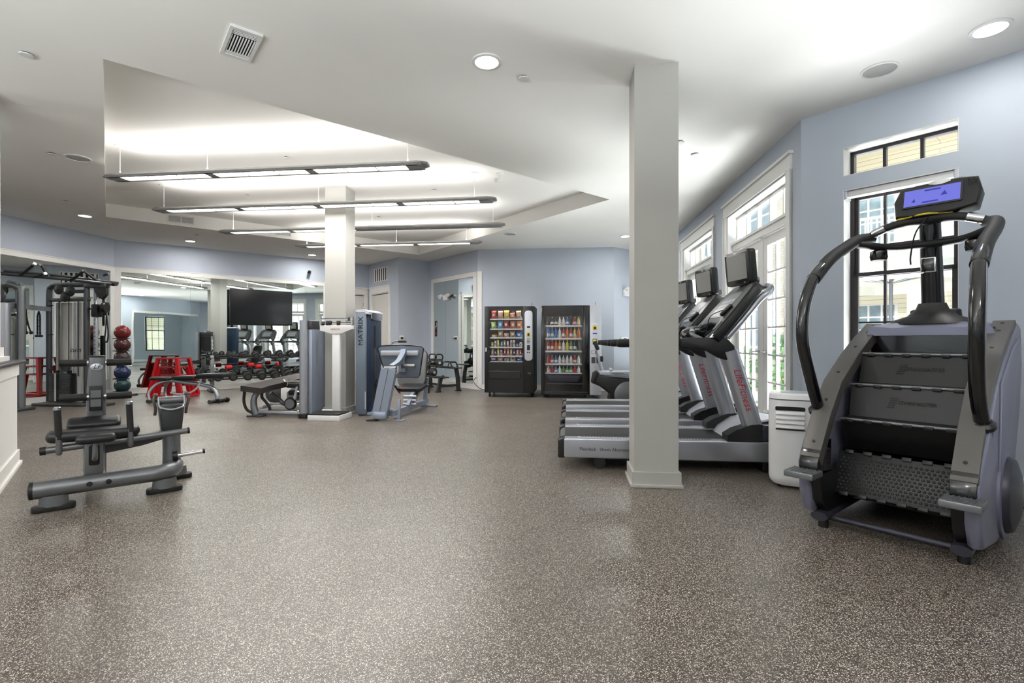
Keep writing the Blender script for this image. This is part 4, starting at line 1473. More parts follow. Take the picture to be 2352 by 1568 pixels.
# ================================================================ VENDING MACHINES
CW = {'r': '#b5262a', 'o': '#d8762e', 'y': '#e0c43c', 'b': '#2b74c8', 'lb': '#4aa6e0', 'w': '#e6e2da', 'k': '#2b2724', 'g': '#4f8f3c', 'lg': '#9ac24e', 'p': '#8a6aa8', 't': '#b99a72', 'pk': '#e0a49a', 'sv': '#b4b8c0'}
CN = {'r': 'red', 'o': 'orange', 'y': 'yellow', 'b': 'blue', 'lb': 'light blue', 'w': 'white', 'k': 'dark', 'g': 'green', 'lg': 'lime green', 'p': 'purple', 't': 'tan', 'pk': 'pink', 'sv': 'silver'}
for k_, h_ in CW.items():
    M['pk_' + k_] = mat('package ' + CN[k_], h_, .3, 0, var=.45, vscale=38, coat=.3)
ORD = ['first', 'second', 'third', 'fourth', 'fifth', 'sixth', 'seventh', 'eighth', 'ninth', 'tenth']

def vend_shell(t, w, h, d, wx0, wx1, wz0, wz1, frame_m, legs=.09):
    fd = .12
    MB().b2(0, .03, fd, d, legs, h).build('side_wall', frame_m, t)
    MB().b2(w - .03, w, fd, d, legs, h).build('side_wall', frame_m, t)
    MB().b2(0, w, fd, d, h - .03, h).build('roof', frame_m, t)
    MB().b2(0, w, d - .02, d, legs, h).build('back_wall', 'black', t)
    MB().b2(0, w, fd, d, legs, legs + .05).build('bottom_plate', frame_m, t)
    for a in (.06, w - .10):
        for b in (.14, d - .10):
            MB().b2(a, a + .04, b, b + .04, 0, legs, .006).build('leg', 'black', t)
    dr = MB()
    dr.b2(0, wx0, 0, fd, legs, h, .006)
    dr.b2(wx1, w, 0, fd, legs, h, .006)
    dr.b2(wx0, wx1, 0, fd, wz1, h)
    dr.b2(wx0, wx1, 0, fd, legs, wz0)
    return dr.build('door', frame_m, t)

def bag(w, h, mname):
    n = 6
    rings = []
    for i in range(7):
        z = h * i / 6
        f = math.sin(PI * i / 6) ** .6 * .5 * w * .55 + .004
        ww = w / 2 * (1 - .12 * math.sin(PI * i / 6))
        rings.append([(ww * math.cos(a) if True else 0, f * math.sin(a), z) for a in [2 * PI * k / 12 for k in range(12)]])
    return MB().loft(rings)
def bar(w, h):
    return MB().box((0, 0, h / 2), (w, w * .55, h), w * .2)
def bottle(r, h):
    return MB().lathe([(r * .9, 0), (r, .008), (r, h * .32), (r * .94, h * .40), (r, h * .48), (r * .98, h * .62), (r * .62, h * .78), (r * .36, h * .88), (r * .36, h * .93)], n=14)

SV = thing('snack_vending_machine', 'black snack vending machine with six rows of snacks', 'vending machine', (-.545, 9.93, 0), AU)
sw, sh, sd_ = .985, 1.795, .84
wx0, wx1, wz0, wz1 = .075, .765, .69, 1.72
SD = vend_shell(SV, sw, sh, sd_, wx0, wx1, wz0, wz1, 'black')
MB().b2(wx0, wx1, .012, .018, wz0, wz1).build('window_glass', 'vglass', SD)
MB().prism(rr(.155, .98, .06, 5, .875, 1.215), 'y', -.012, .004, .004).build('control_panel', 'lsilver', SD)
MB().b2(.845, .905, -.016, -.011, 1.365, 1.40).build('display', 'tvs', SD)
o = MB().b2(.842, .908, -.02, -.011, 1.19, 1.285, .003).build('card_reader', 'yellow', SD)
MB().b2(.856, .894, -.023, -.02, 1.21, 1.26).build('reader_slot', 'bprint', o)
for a in range(3):
    for b in range(4):
        MB().cyl((.852 + a * .023, -.011, 1.15 - b * .026), (.852 + a * .023, -.018, 1.15 - b * .026), .009, 8).build('key_button', 'black', SD)
MB().b2(.845, .905, -.022, -.011, .93, 1.03, .003).build('bill_slot', 'bprint', SD)
for a in (.857, .893):
    MB().cyl((a, -.011, .885), (a, -.018, .885), .013, 12).build('coin_button', 'bprint', SD)
MB().prism(rr(.64, .16, .04, 4, .40, .44), 'y', -.014, .0, .004).build('delivery_flap', 'gblack', SD)
MB().prism(rr(.61, .13, .03, 4, .40, .445), 'y', -.017, -.013).build('flap_insert', 'rubber', SD)
MB().b2(.86, .93, -.01, .0, .42, .49, .002).build('coin_return', 'gblack', SD)
MB().b2(.02, .042, -.008, 0, .90, .98).build('door_sticker', 'white', SD)
MB().cyl((.93, .1, sh), (.93, .1, sh + .07), .004, 6).build('antenna', 'black', SV)
MB().b2(wx0 - .01, wx1 + .01, .66, .68, wz0, wz1).build('inner_back', 'dark', SV)
for x_ in (wx0 - .025, wx1 + .025):
    MB().b2(x_ - .010, x_ + .010, .125, .145, wz0 + .03, wz1 - .03).build('inner_lamp', 'vlamp', SV)
MB().b2(wx0 + .02, wx1 - .02, .125, .16, wz1 + .004, wz1 + .02).build('inner_lamp', 'vlamp', SV)
shelves = [1.55, 1.353, 1.18, .988, .816, .705]
rows = [
    ('bag', ['r', 'pk', 'y', 'o', 't'], [.16, .16, .17, .12, .16]),
    ('bag', ['lg', 'lb', 'r', 'o', 'o'], [.14, .16, .16, .15, .155]),
    ('bag', ['y', 't', 'pk', 't', 'b'], [.05, .14, .09, .12, .10]),
    ('bar', ['lg', 'w', 'y', 'lb', 't', 'pk', 'sv', 'w', 'b', 'w'], [.10, .12, .14, .11, .13, .12, .14, .14, .07, .10]),
    ('bar', ['t', 'k', 'y', 'sv', 'r', 'o', 't', 'k', 'pk', 'r'], [.13, .12, .13, .12, .14, .13, .13, .12, .12, .12]),
    ('bag', ['p', 'pk', 'w', 'w', 'b'], [.08, .08, .06, .10, .07])]
rown = ['top', 'second', 'third', 'fourth', 'fifth', 'bottom']
Tsn = Matrix.Translation((-.545, 9.93, 0)) @ Matrix.Rotation(R(AU), 4, 'Z')
for r_, (kind, cols_, hs_) in enumerate(rows):
    z = shelves[r_]
    s = MB().b2(wx0 + .02, wx1 - .02, .10, .62, z - .012, z).build('shelf', 'black', SV)
    MB().b2(wx0 + .02, wx1 - .02, .09, .10, z - .022, z + .004).build('price_rail', 'wplastic', s)
    n = len(cols_)
    for k, (c_, h_) in enumerate(zip(cols_, hs_)):
        x = wx0 + .03 + (wx1 - wx0 - .06) * (k + .5) / n
        cw = (wx1 - wx0 - .06) / n
        if kind == 'bag':
            mb = bag(cw * .86, h_, None)
            nm, cat = 'snack_bag', 'snack'
        else:
            mb = bar(cw * .66, h_)
            nm, cat = 'candy_bar', 'snack'
        o = mb.build(nm, 'pk_' + c_)
        p = Tsn @ Vector((x, .17 if kind == 'bag' else .13, z + .001))
        o.location = p
        o.rotation_euler = (0, R(random.uniform(-5, 5)), R(AU + random.uniform(-8, 8)))
        tag(o, '%s %s, %s from left on the %s shelf of the snack machine' % (CN[c_], 'snack bag' if kind == 'bag' else 'snack bar packet', ORD[k], rown[r_]), cat, 'snacks in the vending machine')
        cf = MB().prism(rr(cw * .34, h_ * .34, .01, 2, 0, h_ * .52), 'y', -(cw * .86 * .275 + .005) if kind == 'bag' else -(cw * .66 * .275 + .001), -(cw * .86 * .275 + .001) if kind == 'bag' else -(cw * .66 * .275 - .002))
        cf.build('label_print', 'white' if c_ not in ('w', 'sv') else 'red', o)
        # spiral coil behind each item
    sp = MB()
    for k in range(n):
        x = wx0 + .03 + (wx1 - wx0 - .06) * (k + .5) / n
        rad = .035 if kind == 'bag' else .022
        pts = [(x + rad * math.cos(a), .24 + a * .012, z + rad + .003 + rad * math.sin(a)) for a in [j * .8 for j in range(32)]]
        sp.tube(pts, .0022, 4, False)
    sp.build('spiral_coils', 'lsilver', SV)

DV = thing('drink_vending_machine', 'black fronted drink vending machine with silver control column', 'vending machine', (.565, 9.80, 0), AU)
dw, dh = 1.19, 1.80
dx0, dx1, dz0, dz1 = .075, .80, .47, 1.63
DD = vend_shell(DV, .94, dh, .84, dx0, dx1, dz0, dz1, 'gblack', .07)
MB().b2(.945, 1.165, 0, .84, .07, dh, .006).build('control_column', 'lsilver', DV)
cc = [o for o in bpy.data.objects if o.parent == DV and o.name.startswith('control_column')][0]
MB().b2(dx0, dx1, .012, .018, dz0, dz1).build('window_glass', 'vglass', DD)
MB().prism(rr(.86, 1.62, .03, 3, .47, .95), 'y', -.010, -.004).build('front_frame', 'gblack', DD)
bpy.data.objects.remove([o for o in bpy.data.objects if o.name.startswith('front_frame')][0])
o = MB().b2(1.0, 1.085, -.008, 0, 1.32, 1.41, .002).build('card_reader', 'yellow', cc)
MB().b2(1.02, 1.065, -.012, -.008, 1.335, 1.385).build('reader_slot', 'bprint', o)
MB().b2(.99, 1.09, -.012, 0, 1.43, 1.445, .002).build('reader_hood', 'white', cc)
MB().b2(1.0, 1.085, -.006, 0, 1.245, 1.265).build('display', 'dblue', cc)
o = MB().b2(1.0, 1.085, -.010, 0, 1.04, 1.15, .002).build('bill_acceptor', 'bprint', cc)
MB().b2(1.008, 1.075, -.012, -.010, 1.10, 1.14).build('bill_picture', 'yellow', o)
MB().b2(.975, 1.055, -.006, 0, .865, .925).build('keypad', 'bprint', cc)
for a in range(3):
    MB().b2(.985 + a * .022, 1.0 + a * .022, -.009, -.006, .87, .92).build('key_strip', 'white', cc)
MB().b2(.975, 1.05, -.005, 0, .68, .80).b2(1.07, 1.11, -.005, 0, .68, .80).build('coin_return', 'grey', cc)
MB().prism([(.12, .44), (.78, .44), (.70, .32), (.18, .32)], 'y', -.02, 0, .006).build('collection_bin', 'purpd', DD)
MB().b2(.10, .82, -.012, 0, .27, .29).b2(.05, .9, -.012, 0, .11, .125).build('door_trim', 'grey', DD)
MB().b2(.85, .875, -.03, 0, .95, 1.30, .008).build('door_handle', 'gblack', DD)
MB().cyl((1.06, .1, dh), (1.06, .1, dh + .07), .004, 6).build('antenna', 'black', DV)
MB().b2(dx0, dx1, .66, .68, dz0, dz1).build('inner_back', 'grey', DV)
for x_ in (dx0 - .025, dx1 + .025):
    MB().b2(x_ - .010, x_ + .010, .125, .145, dz0 + .03, dz1 - .03).build('inner_lamp', 'vlamp', DV)
MB().b2(dx0 + .02, dx1 - .02, .125, .16, dz1 + .004, dz1 + .02).build('inner_lamp', 'vlamp', DV)
Tdr = Matrix.Translation((.565, 9.80, 0)) @ Matrix.Rotation(R(AU), 4, 'Z')
drows = [(1.41, ['k', 'k', 'k', 'w', 'w', 'b', 'k', 'r', 'y'], .17, 'top'),
         (1.16, ['b', 'b', 'b', 'w', 'r', 'o', 'r', 'y', 'o'], .215, 'second'),
         (.91, ['r', 'r', 'o', 'o', 'w', 'y', 'g', 'k', 'k'], .215, 'third'),
         (.66, ['r', 'r', 'b', 'w', 'sv', 'w', 'w', 'r', 'w'], .165, 'fourth'),
         (.475, ['pk', 'r', 'b', 'w', 'g', 'g', 'g', 'r', 'w'], .14, 'bottom')]
for z, cols_, h_, rn in drows:
    s = MB().b2(dx0 + .01, dx1 - .01, .09, .62, z - .02, z).build('shelf', 'wplastic', DV)
    MB().b2(dx0 + .01, dx1 - .01, .075, .09, z - .022, z + .012).build('price_rail', 'wplastic', s)
    for k, c_ in enumerate(cols_):
        x = dx0 + .03 + (dx1 - dx0 - .06) * (k + .5) / 9
        o = bottle(.029, h_).build('drink_bottle', 'pk_' + c_)
        o.location = Tdr @ Vector((x, .135, z + .001))
        o.rotation_euler = (0, 0, R(AU))
        tag(o, '%s drink bottle, %s from left on the %s shelf of the drink machine' % (CN[c_], ORD[k], rn), 'bottle', 'bottles in the drink machine')
        MB().cyl((0, 0, h_ * .93), (0, 0, h_), .013, 10).build('cap', 'white' if k % 2 else 'pk_' + c_, o)
        MB().lathe([(.0295, h_ * .18), (.0295, h_ * .46)], n=14).build('paper_label', 'white' if (k + int(z * 100)) % 3 else 'pk_' + c_, o)
        if k:
            xx_ = dx0 + .03 + (dx1 - dx0 - .06) * k / 9
            MB().b2(xx_ - .003, xx_ + .003, .095, .5, z, z + .07).build('lane_divider', 'wplastic', s)
tag(MB().tube([(-.80, 11.22, .30), (-.86, 11.24, .20), (-.70, 11.15, .05), (-.42, 10.95, .02), (-.3, 10.72, .03)], .008, 8).build('floor_cable', 'black'), 'thin black power cord running from the far mirror to the snack machine', 'cord')

# ================================================================ CABLE CROSSOVER (left)
CC = thing('cable_crossover_machine', 'tall grey cable crossover machine with pull up bars and weight stack at left', 'exercise machine', (-8.18, 8.75, 0), AU)
MB().tube([(.12, 0, .06), (.12, 0, 1.0), (.12, 0, 1.90), (.16, 0, 2.04), (.30, 0, 2.08), (.85, 0, 2.08)], .043, 14, True, 1, seg=8).build('stack_frame', 'grey', CC)
MB().cyl((.85, 0, .06), (.85, 0, 2.08), .045, 14).build('inner_post', 'grey', CC)
MB().b2(.02, .98, -.22, .22, .0, .05, .015).build('base_plate', 'grey', CC)
MB().b2(.10, .90, -.03, .03, 1.79, 1.85, .01).build('cross_brace', 'grey', CC)
sh_ = MB()
for k, (a, b) in enumerate(((.18, .26), (.28, .42), (.44, .50), (.52, .68), (.70, .80))):
    sh_.b2(a, b, .06, .08, .10, 1.78, .004)
sh_.build('rear_shroud', 'white', CC)
for x_ in (.31, .335, .50, .66, .69):
    MB().cyl((x_, .0, .5), (x_, .0, 1.80), .007, 8).build('guide_rod' if x_ in (.335, .66) else 'cable', 'chrome' if x_ in (.335, .66) else 'black', CC)
ws = MB()
for k in range(18):
    ws.b2(.19, .60, -.07, .05, .055 + k * .0275, .0805 + k * .0275, .0015)
w_ = ws.build('weight_stack', 'gblack', CC)
MB().b2(.30, .33, -.076, -.07, .07, .55).build('number_strip', 'white', w_)
MB().b2(.30, .33, -.04, .02, .55, .60).b2(.50, .54, -.04, .02, .55, .60).build('stack_head', 'black', w_)
lt = letters('TAG', .085, basis((.58, .055, .94), (1, 0, 0), (0, 0, 1)), 'bprint', CC, 'lettering', .002, mirror=True, sx=1.35)
MB().lathe([(.075, -.012), (.085, -.012), (.085, .012), (.075, .012)], (.44, .0, .66), 24, (0, 1, 0)).build('floating_pulley', 'grey', CC)
for (x_, z_) in ((.36, 2.0), (.58, 1.965), (.48, 1.87)):
    MB().lathe([(.082, -.012), (.09, -.006), (.09, .006), (.082, .012)], (x_, -.045, z_), 24, (0, 1, 0)).lathe([(.012, -.03), (.012, .03)], (x_, -.05, z_), 10, (0, 1, 0)).build('pulley_cover', 'black', CC)
MB().prism([(.33, 2.04), (.40, 2.04), (.52, 1.84), (.45, 1.82)], 'y', -.05, -.03, .004).prism([(.44, 1.84), (.52, 1.84), (.62, 1.99), (.56, 2.01)], 'y', -.05, -.03, .004).prism([(.56, 1.93), (.56, 1.99), (.85, 1.99), (.85, 1.93)], 'y', -.05, -.03, .004).build('pulley_plate', 'black', CC)
# adjustable column with carriage
MB().b2(1.0, 1.05, -.025, .025, .05, 2.06, .004).build('adjustment_column', 'silver', CC)
hl = MB()
for k in range(22):
    hl.cyl((1.025, -.027, .35 + k * .07), (1.025, -.024, .35 + k * .07), .010, 8)
hl.build('column_holes', 'bprint', CC)
MB().b2(.84, 1.24, -.05, .05, 2.02, 2.10, .015).build('head_arm', 'grey', CC)
MB().prism([(1.0, 2.04), (1.24, 2.04), (1.24, 1.90), (1.16, 1.82), (1.08, 1.86), (1.02, 1.96)], 'y', -.03, .03, .01).build('head_plate', 'black', CC)
MB().b2(.98, 1.10, -.06, .06, 1.52, 1.74, .02).lathe([(.09, -.03), (.10, 0), (.09, .03)], (1.20, 0, 1.68), 24, (1, .3, 0)).cyl((1.1, 0, 1.68), (1.18, 0, 1.68), .02).lathe([(.02, 0), (.02, .03)], (.93, -.05, 1.66), 10, (1, 0, 0)).build('pulley_carriage', 'black', CC)
MB().tube([(1.24, 0, 1.60), (1.235, 0, 1.55)], .006, 6, False).build('carabiner', 'chrome', CC)
MB().tube([(1.235, -.01, 1.55), (1.22, -.01, 1.30), (1.20, -.01, 1.12), (1.25, -.01, 1.10), (1.27, -.01, 1.25), (1.24, -.01, 1.52)], .014, 8, True, .5).build('strap_handle', 'black', CC)
MB().b2(1.0, 1.30, -.10, .10, 0, .05, .015).build('column_base', 'grey', CC)
for z_ in (.62, 1.22, 1.72):
    MB().cyl((.14, -.06, z_), (.26, -.06, z_), .010, 8).build('bar_hook', 'black', CC)
# second tower, mostly hidden behind the half wall
def ccw(x, y, z):
    return Matrix.Rotation(R(-AU), 4, 'Z') @ (Vector((x, y, z)) - Vector((-8.18, 8.75, 0)))
MB().cyl(ccw(-7.93, 7.82, .05), ccw(-7.93, 7.82, 1.70), .085, 20).build('second_column', 'silver', CC)
p = ccw(-7.86, 7.90, 0)
MB().tube([(p.x + .02, p.y + .1, .05), (p.x + .02, p.y + .1, 1.8), (p.x, p.y + .08, 1.96), (p.x - .12, p.y + .02, 2.02)], .055, 14, True).build('second_frame', 'lgrey', CC)
MB().b2(p.x - .25, p.x + .12, p.y - .15, p.y + .25, 0, .05, .015).build('second_base', 'grey', CC)
MB().lathe([(.12, -.02), (.135, 0), (.12, .02)], ccw(-7.98, 7.76, 1.82), 26, (.3, -1, 0)).build('pulley_disc', 'grey', CC)
a, b = ccw(-7.90, 7.85, 1.67), Vector((.12, 0, 1.66))
MB().beam(a, b, .075).build('accessory_bar', 'silver', CC)
# overhead rail with pull up grips
a, b = ccw(-8.16, 7.9, 2.18), Vector((1.30, .05, 2.085))
MB().tube([a, a.lerp(b, .5) + Vector((0, 0, .01)), b], .027, 12).build('overhead_rail', 'grey', CC)
a2, b2_ = a + Vector((0, .14, .05)), b + Vector((-.05, .16, .04))
MB().tube([a2, a2.lerp(b2_, .5) + Vector((0, 0, .02)), b2_], .022, 12).build('overhead_rail', 'grey', CC)
for q, dx, dz in ((.20, .32, .16), (.45, -.10, .20), (.62, .30, .14), (.90, -.28, .20), (.32, .24, .04)):
    c = a.lerp(b, q)
    e = c + Vector((dx, -.05, dz))
    g = MB().tube([c, c.lerp(e, .3) + Vector((0, 0, -.01)), e], .022, 10).build('pull_up_grip', 'rubber', CC)
    MB().cyl(e, e + (e - c).normalized() * .03, .024, 12).build('grip_cap', 'chrome', g)
MB().cyl(b, b + Vector((.07, -.01, 0)), .032, 12).build('rail_end', 'black', CC)
# attachments hanging on the accessory bar
def hang(q):
    p = a3.lerp(b3, q)
    return Matrix.Translation(CC.location) @ Matrix.Rotation(R(AU), 4, 'Z') @ p
a3, b3 = ccw(-7.90, 7.85, 1.63), Vector((.12, 0, 1.62))
p = hang(.25)
t = thing('row_handle', 'black and chrome double row handle hanging on the crossover machine', 'handle', p)
MB().tube([(0, 0, 0), (0, -.05, -.06), (-.06, -.07, -.16), (.07, -.07, -.16), (0, -.05, -.06)], .010, 8, False).build('frame', 'chrome', t)
MB().cyl((-.07, -.075, -.10), (.08, -.075, -.10), .018, 12).build('grip', 'rubber', t)
p = hang(.48)
t = thing('tricep_strap', 'black fabric strap attachment with ball ends hanging on the crossover machine', 'strap', p)
for sx in (-1, 1, .2):
    MB().tube([(0, -.05, 0), (sx * .03, -.06, -.18), (sx * .09, -.06, -.36)], [.02, .022, .012], 8, True, .4).ball((sx * .10, -.06, -.38), .028, 12).build('strap', 'black', t)
p = hang(.80)
t = thing('tricep_rope', 'braided black tricep rope hanging on the crossover machine', 'rope', p)
for sx in (-1, 1):
    rp = MB()
    for k in range(16):
        rp.ball((sx * .022 * min(1, k * .4), -.05, -.02 - k * .025), (.016, .016, .015), 8)
    rp.build('rope_strand', 'black', t)
    MB().lathe([(.02, 0), (.034, -.01), (.034, -.03), (.02, -.04)][::-1], (sx * .03, -.05, -.41), 12).build('rope_stop', 'black', t)

# ================================================================ MEDICINE BALLS
bx, by = -7.86, 10.12
MR = thing('medicine_ball_rack', 'black upright rack holding a column of medicine balls by the mirror corner', 'rack', (bx, by, 0), AU)
MB().beam((-.17, .10, 0), (-.17, .10, 1.22), .06).build('rack_post', 'black', MR)
MB().b2(-.22, .16, -.18, .20, 0, .035, .01).build('rack_base', 'black', MR)
bz = [1.285, 1.035, .775, .475, .215]
for z_ in bz:
    MB().tube([(-.17, .10, z_ - .115), (-.10, .12, z_ - .125), (.06, .10, z_ - .125), (.11, .0, z_ - .125), (.06, -.10, z_ - .125), (-.08, -.12, z_ - .125), (-.15, -.05, z_ - .125), (-.17, .08, z_ - .12)], .008, 8).build('ring_holder', 'black', MR)
M['bred'] = mat('ball red', '#7c1f20', .35, var=.15, coat=.2)
M['bdred'] = mat('ball dark red', '#4c1b1e', .35, var=.15, coat=.2)
M['bbrown'] = mat('ball brown black', '#35262a', .35, var=.15, coat=.2)
M['bblue'] = mat('ball blue', '#182c58', .35, var=.15, coat=.2)
M['bteal'] = mat('ball teal', '#173f44', .35, var=.15, coat=.2)
for z_, m_, lb in zip(bz, ('bred', 'bdred', 'bbrown', 'bblue', 'bteal'), ('bright red medicine ball on top of the rack', 'dark red medicine ball second from the top of the rack', 'brownish black medicine ball in the middle of the rack', 'blue medicine ball, second from the bottom of the rack', 'teal medicine ball at the bottom of the rack')):
    o = MB().ball((0, 0, 0), .142, 28).build('medicine_ball', m_)
    o.location = (bx, by, z_)
    tag(o, lb, 'ball', 'medicine balls on the rack')
    MB().lathe([(.031, -.1395), (.028, -.1425), (.001, -.143)][::1], (0, 0, 0), 16, (-.6, .75, 0)).build('valve_patch', 'bprint', o)
    s = MB()
    for ax in ((1, 0, .2), (.3, 1, 0)):
        s.lathe([(.1405, -.002), (.1432, -.001), (.1432, .001), (.1405, .002)], (0, 0, 0), 36, ax)
    s.build('ball_seam', 'bprint', o)

# ================================================================ RED PLYO BOXES
def plyo(label, x, y, top_w, bot_w, d, h, z0=0):
    t = thing('plyo_box', label, 'plyo box', (x, y, z0), AU + 4, 'nested red plyo boxes')
    s = .055
    MB().b2(-top_w / 2, top_w / 2, -top_w / 2 * .9, top_w / 2 * .9, h - .022, h, .006).build('platform', 'red', t)
    MB().b2(-top_w / 2 + .01, top_w / 2 - .01, -top_w / 2 * .9 + .01, top_w / 2 * .9 - .01, h, h + .006).build('grip_mat', 'rubber', t)
    for sx in (-1, 1):
        for sy in (-1, 1):
            MB().tube([(sx * (top_w / 2 - .03), sy * (top_w / 2 * .9 - .03), h - .02), (sx * (bot_w / 2 - .03), sy * (d / 2 - .03), .02)], s * .55, 4, False, .9, sq=True, side=(1, 0, 0)).build('leg', 'red', t)
        MB().beam((sx * (bot_w / 2 - .03), -d / 2 + .03, .03), (sx * (bot_w / 2 - .03), d / 2 - .03, .03), .045).build('side_bar', 'red', t)
    for sy in (-1, 1):
        MB().beam((-bot_w / 2 + .02, sy * (d / 2 - .03), .03), (bot_w / 2 - .02, sy * (d / 2 - .03), .03), .045).build('base_bar', 'red', t)
    return t
plyo('tallest red steel plyo box, on the outside of the nested stack', -6.73, 9.98, .44, .72, .56, .775)
plyo('middle red steel plyo box nested inside the tallest one', -6.73, 9.98, .40, .61, .46, .60)
plyo('lowest red steel plyo box nested innermost', -6.73, 9.98, .36, .50, .36, .44)

# ================================================================ WEIGHT BENCH
WB = thing('weight_bench', 'flat adjustable bench with black pads and curved silver legs before the red boxes', 'bench', (-6.6, 9.2, 0), AU)
def bpad(x0, x1, z, h, m='pad', w=.29, y=0, tilt=0, name='backrest_pad'):
    T = Matrix.Translation(((x0 + x1) / 2, y, z)) @ Matrix.Rotation(R(-tilt), 4, 'Y')
    MB(T).prism(rr(x1 - x0, w, .06, 5), 'z', -h / 2, h / 2, h * .35).build(name, m, WB)
bpad(.04, .44, .425, .06, name='seat_pad')
bpad(.48, .94, .452, .06, tilt=2)
bpad(.955, 1.52, .495, .065, tilt=2)
for sy in (-1, 1):
    MB().tube([(.12, sy * .19, .03), (.10, sy * .18, .18), (.20, sy * .12, .33), (.36, sy * .06, .385), (.44, sy * .03, .385)], .024, 12).build('leg', 'silver', WB)
MB().tube([(.44, 0, .385), (.75, 0, .345), (1.05, 0, .31), (1.22, 0, .25), (1.29, 0, .12), (1.29, 0, .05)], .036, 14).build('rear_leg', 'silver', WB)
MB().cyl((.12, -.24, .03), (.12, .24, .03), .03, 14).cyl((1.30, -.22, .035), (1.30, .22, .035), .035, 14).build('floor_bar', 'grey', WB)
MB().cyl((1.40, -.13, .04), (1.40, -.10, .04), .04, 16).cyl((1.40, .10, .04), (1.40, .13, .04), .04, 16).cyl((1.40, -.13, .04), (1.40, .13, .04), .012, 8).box((1.35, 0, .05), (.12, .18, .03), .008).build('wheel', 'black', WB)
MB().tube([(.40, -.045, .17), (.55, -.045, .145), (.72, -.045, .155), (.86, -.045, .21), (.95, -.045, .30), (1.0, -.045, .42)], .018, 8, True, .4, side=(0, 0, 1)).build('adjustment_arc', 'lsilver', WB)
MB().b2(.46, .92, -.03, .03, .385, .415, .006).b2(.92, 1.4, -.03, .03, .425, .455, .006).build('pad_support', 'grey', WB)

# ================================================================ DUMBBELL RACK
DR = thing('dumbbell_rack', 'two tier dumbbell rack standing in front of the long wall mirror', 'rack', (-6.48, 10.72, 0), AB)
RL = 2.65
for x_ in (.08, RL - .08):
    MB().b2(x_ - .04, x_ + .04, .10, .18, .05, .80, .01).build('upright', 'lgrey', DR)
    MB().b2(x_ - .04, x_ + .04, -.02, .55, 0, .05, .01).build('rack_foot', 'black', DR)
for zt, y0 in ((.755, .10), (.30, .0)):
    for dy in (0, .17):
        MB().b2(0, RL, y0 + dy, y0 + dy + .045, zt - .035 + dy * .25, zt + dy * .25, .008).build('tier_rail', 'black', DR)
    for x_ in (.04, RL / 2, RL - .04):
        MB().b2(x_ - .02, x_ + .02, y0, y0 + .30, zt - .06, zt - .02, .004).build('tier_bracket', 'black', DR)
def dumbbell(r, L, nm='dumbbell', m='rubber'):
    """axis along local y"""
    o = MB()
    for s in (-1, 1):
        o.lathe([(r * .6, 0), (r * .93, .004), (r, .018), (r, L * .26), (r * .93, L * .3), (r * .5, L * .31)], (0, s * L / 2, 0), 20, (0, -s, 0))
    o = o.build(nm, m)
    MB().lathe([(.015, -L * .2), (.019, 0), (.015, L * .2)], (0, 0, 0), 12, (0, 1, 0)).build('handle', 'chrome', o)
    for s in (-1, 1):
        MB().lathe([(r * .55, 0), (r * .55, .004)], (0, s * (L / 2 + .001), 0), 16, (0, s, 0)).build('end_plate', 'grey', o)
    return o
Tdb = Matrix.Translation((-6.48, 10.72, 0)) @ Matrix.Rotation(R(AB), 4, 'Z')
d0 = None
for tier, (zt, y0, n, r0_, r1_, L0_, L1_) in enumerate(((.755, .10, 10, .055, .078, .25, .32), (.30, .0, 9, .085, .10, .33, .38))):
    for k in range(n):
        x = .17 + (RL - .34) * k / (n - 1)
        f = k / (n - 1)
        r_ = r0_ + (r1_ - r0_) * f
        L_ = L0_ + (L1_ - L0_) * f
        o = dumbbell(r_, L_)
        # the two heads straddle the rails
        o.location = Tdb @ Vector((x, y0 + .107, zt + .021 + .019 + .006))
        o.rotation_euler = (R(11), 0, R(AB))
        tag(o, 'black round dumbbell, %s from left on the %s tier of the rack' % (ORD[k], ('upper', 'lower')[tier]), 'dumbbell', 'dumbbells on the two tier rack')
for k, (x, lb) in enumerate(((.52, 'short bar with red foam ends lying on the lower tier, left one'), (1.12, 'short bar with red foam ends lying on the lower tier, right one'))):
    t = thing('exercise_bar', lb, 'bar', Tdb @ Vector((x, .14, .535)), AB + 14, 'red ended bars')
    MB().cyl((-.12, 0, 0), (.30, 0, .03), .014, 12).build('bar_shaft', 'black', t)
    for x_ in (-.20, .28):
        zz = .03 * (x_ + .12) / .42
        MB().lathe([(.035, 0), (.048, .01), (.048, .12), (.035, .13)], (x_, 0, zz), 18, (1, 0, .07)).build('foam_end', 'redp', t)
        MB().lathe([(.018, 0), (.018, .136)], (x_ - .003, 0, zz), 12, (1, 0, .07)).build('bar_tip', 'bprint', t)

# ================================================================ LEG CURL MACHINE (tower and bench)
LC = thing('leg_curl_machine', 'silver tower weight machine with a tilted black bench, left of the far column', 'exercise machine', (-3.84, 7.30, 0), AU)
MB().loft([[(x_, y_, z_) for x_, y_ in ((-.13, 0), (.26, -.02), (.30, .06), (.60, .95), (.56, 1.0), (.24, 1.0), (.20, .94), (-.14, .07))] for z_ in ()] or [
    [(x_, y_, z_ - .05 + zz) for x_, y_, zz in ((-.12, .0, .0), (.24, -.05, -.03), (.30, .04, .0), (.62, .95, .12), (.58, 1.0, .12), (.24, 1.02, .12), (.20, .94, .12), (-.14, .08, .0))] for z_ in (.425, .44, .49, .505)]).build('bench_pad', 'bpad', LC)
MB().tube([(.06, .10, .02), (.02, .10, .16), (.03, .12, .30), (.14, .20, .42), (.30, .55, .47)], [.055, .05, .045, .04, .035], 14, True, .8).build('front_leg', 'lgrey', LC)
MB().tube([(-.09, .05, .38), (-.10, .05, .22), (-.06, .06, .10), (.02, .08, .05)], .020, 10).build('side_tube', 'rubber', LC)
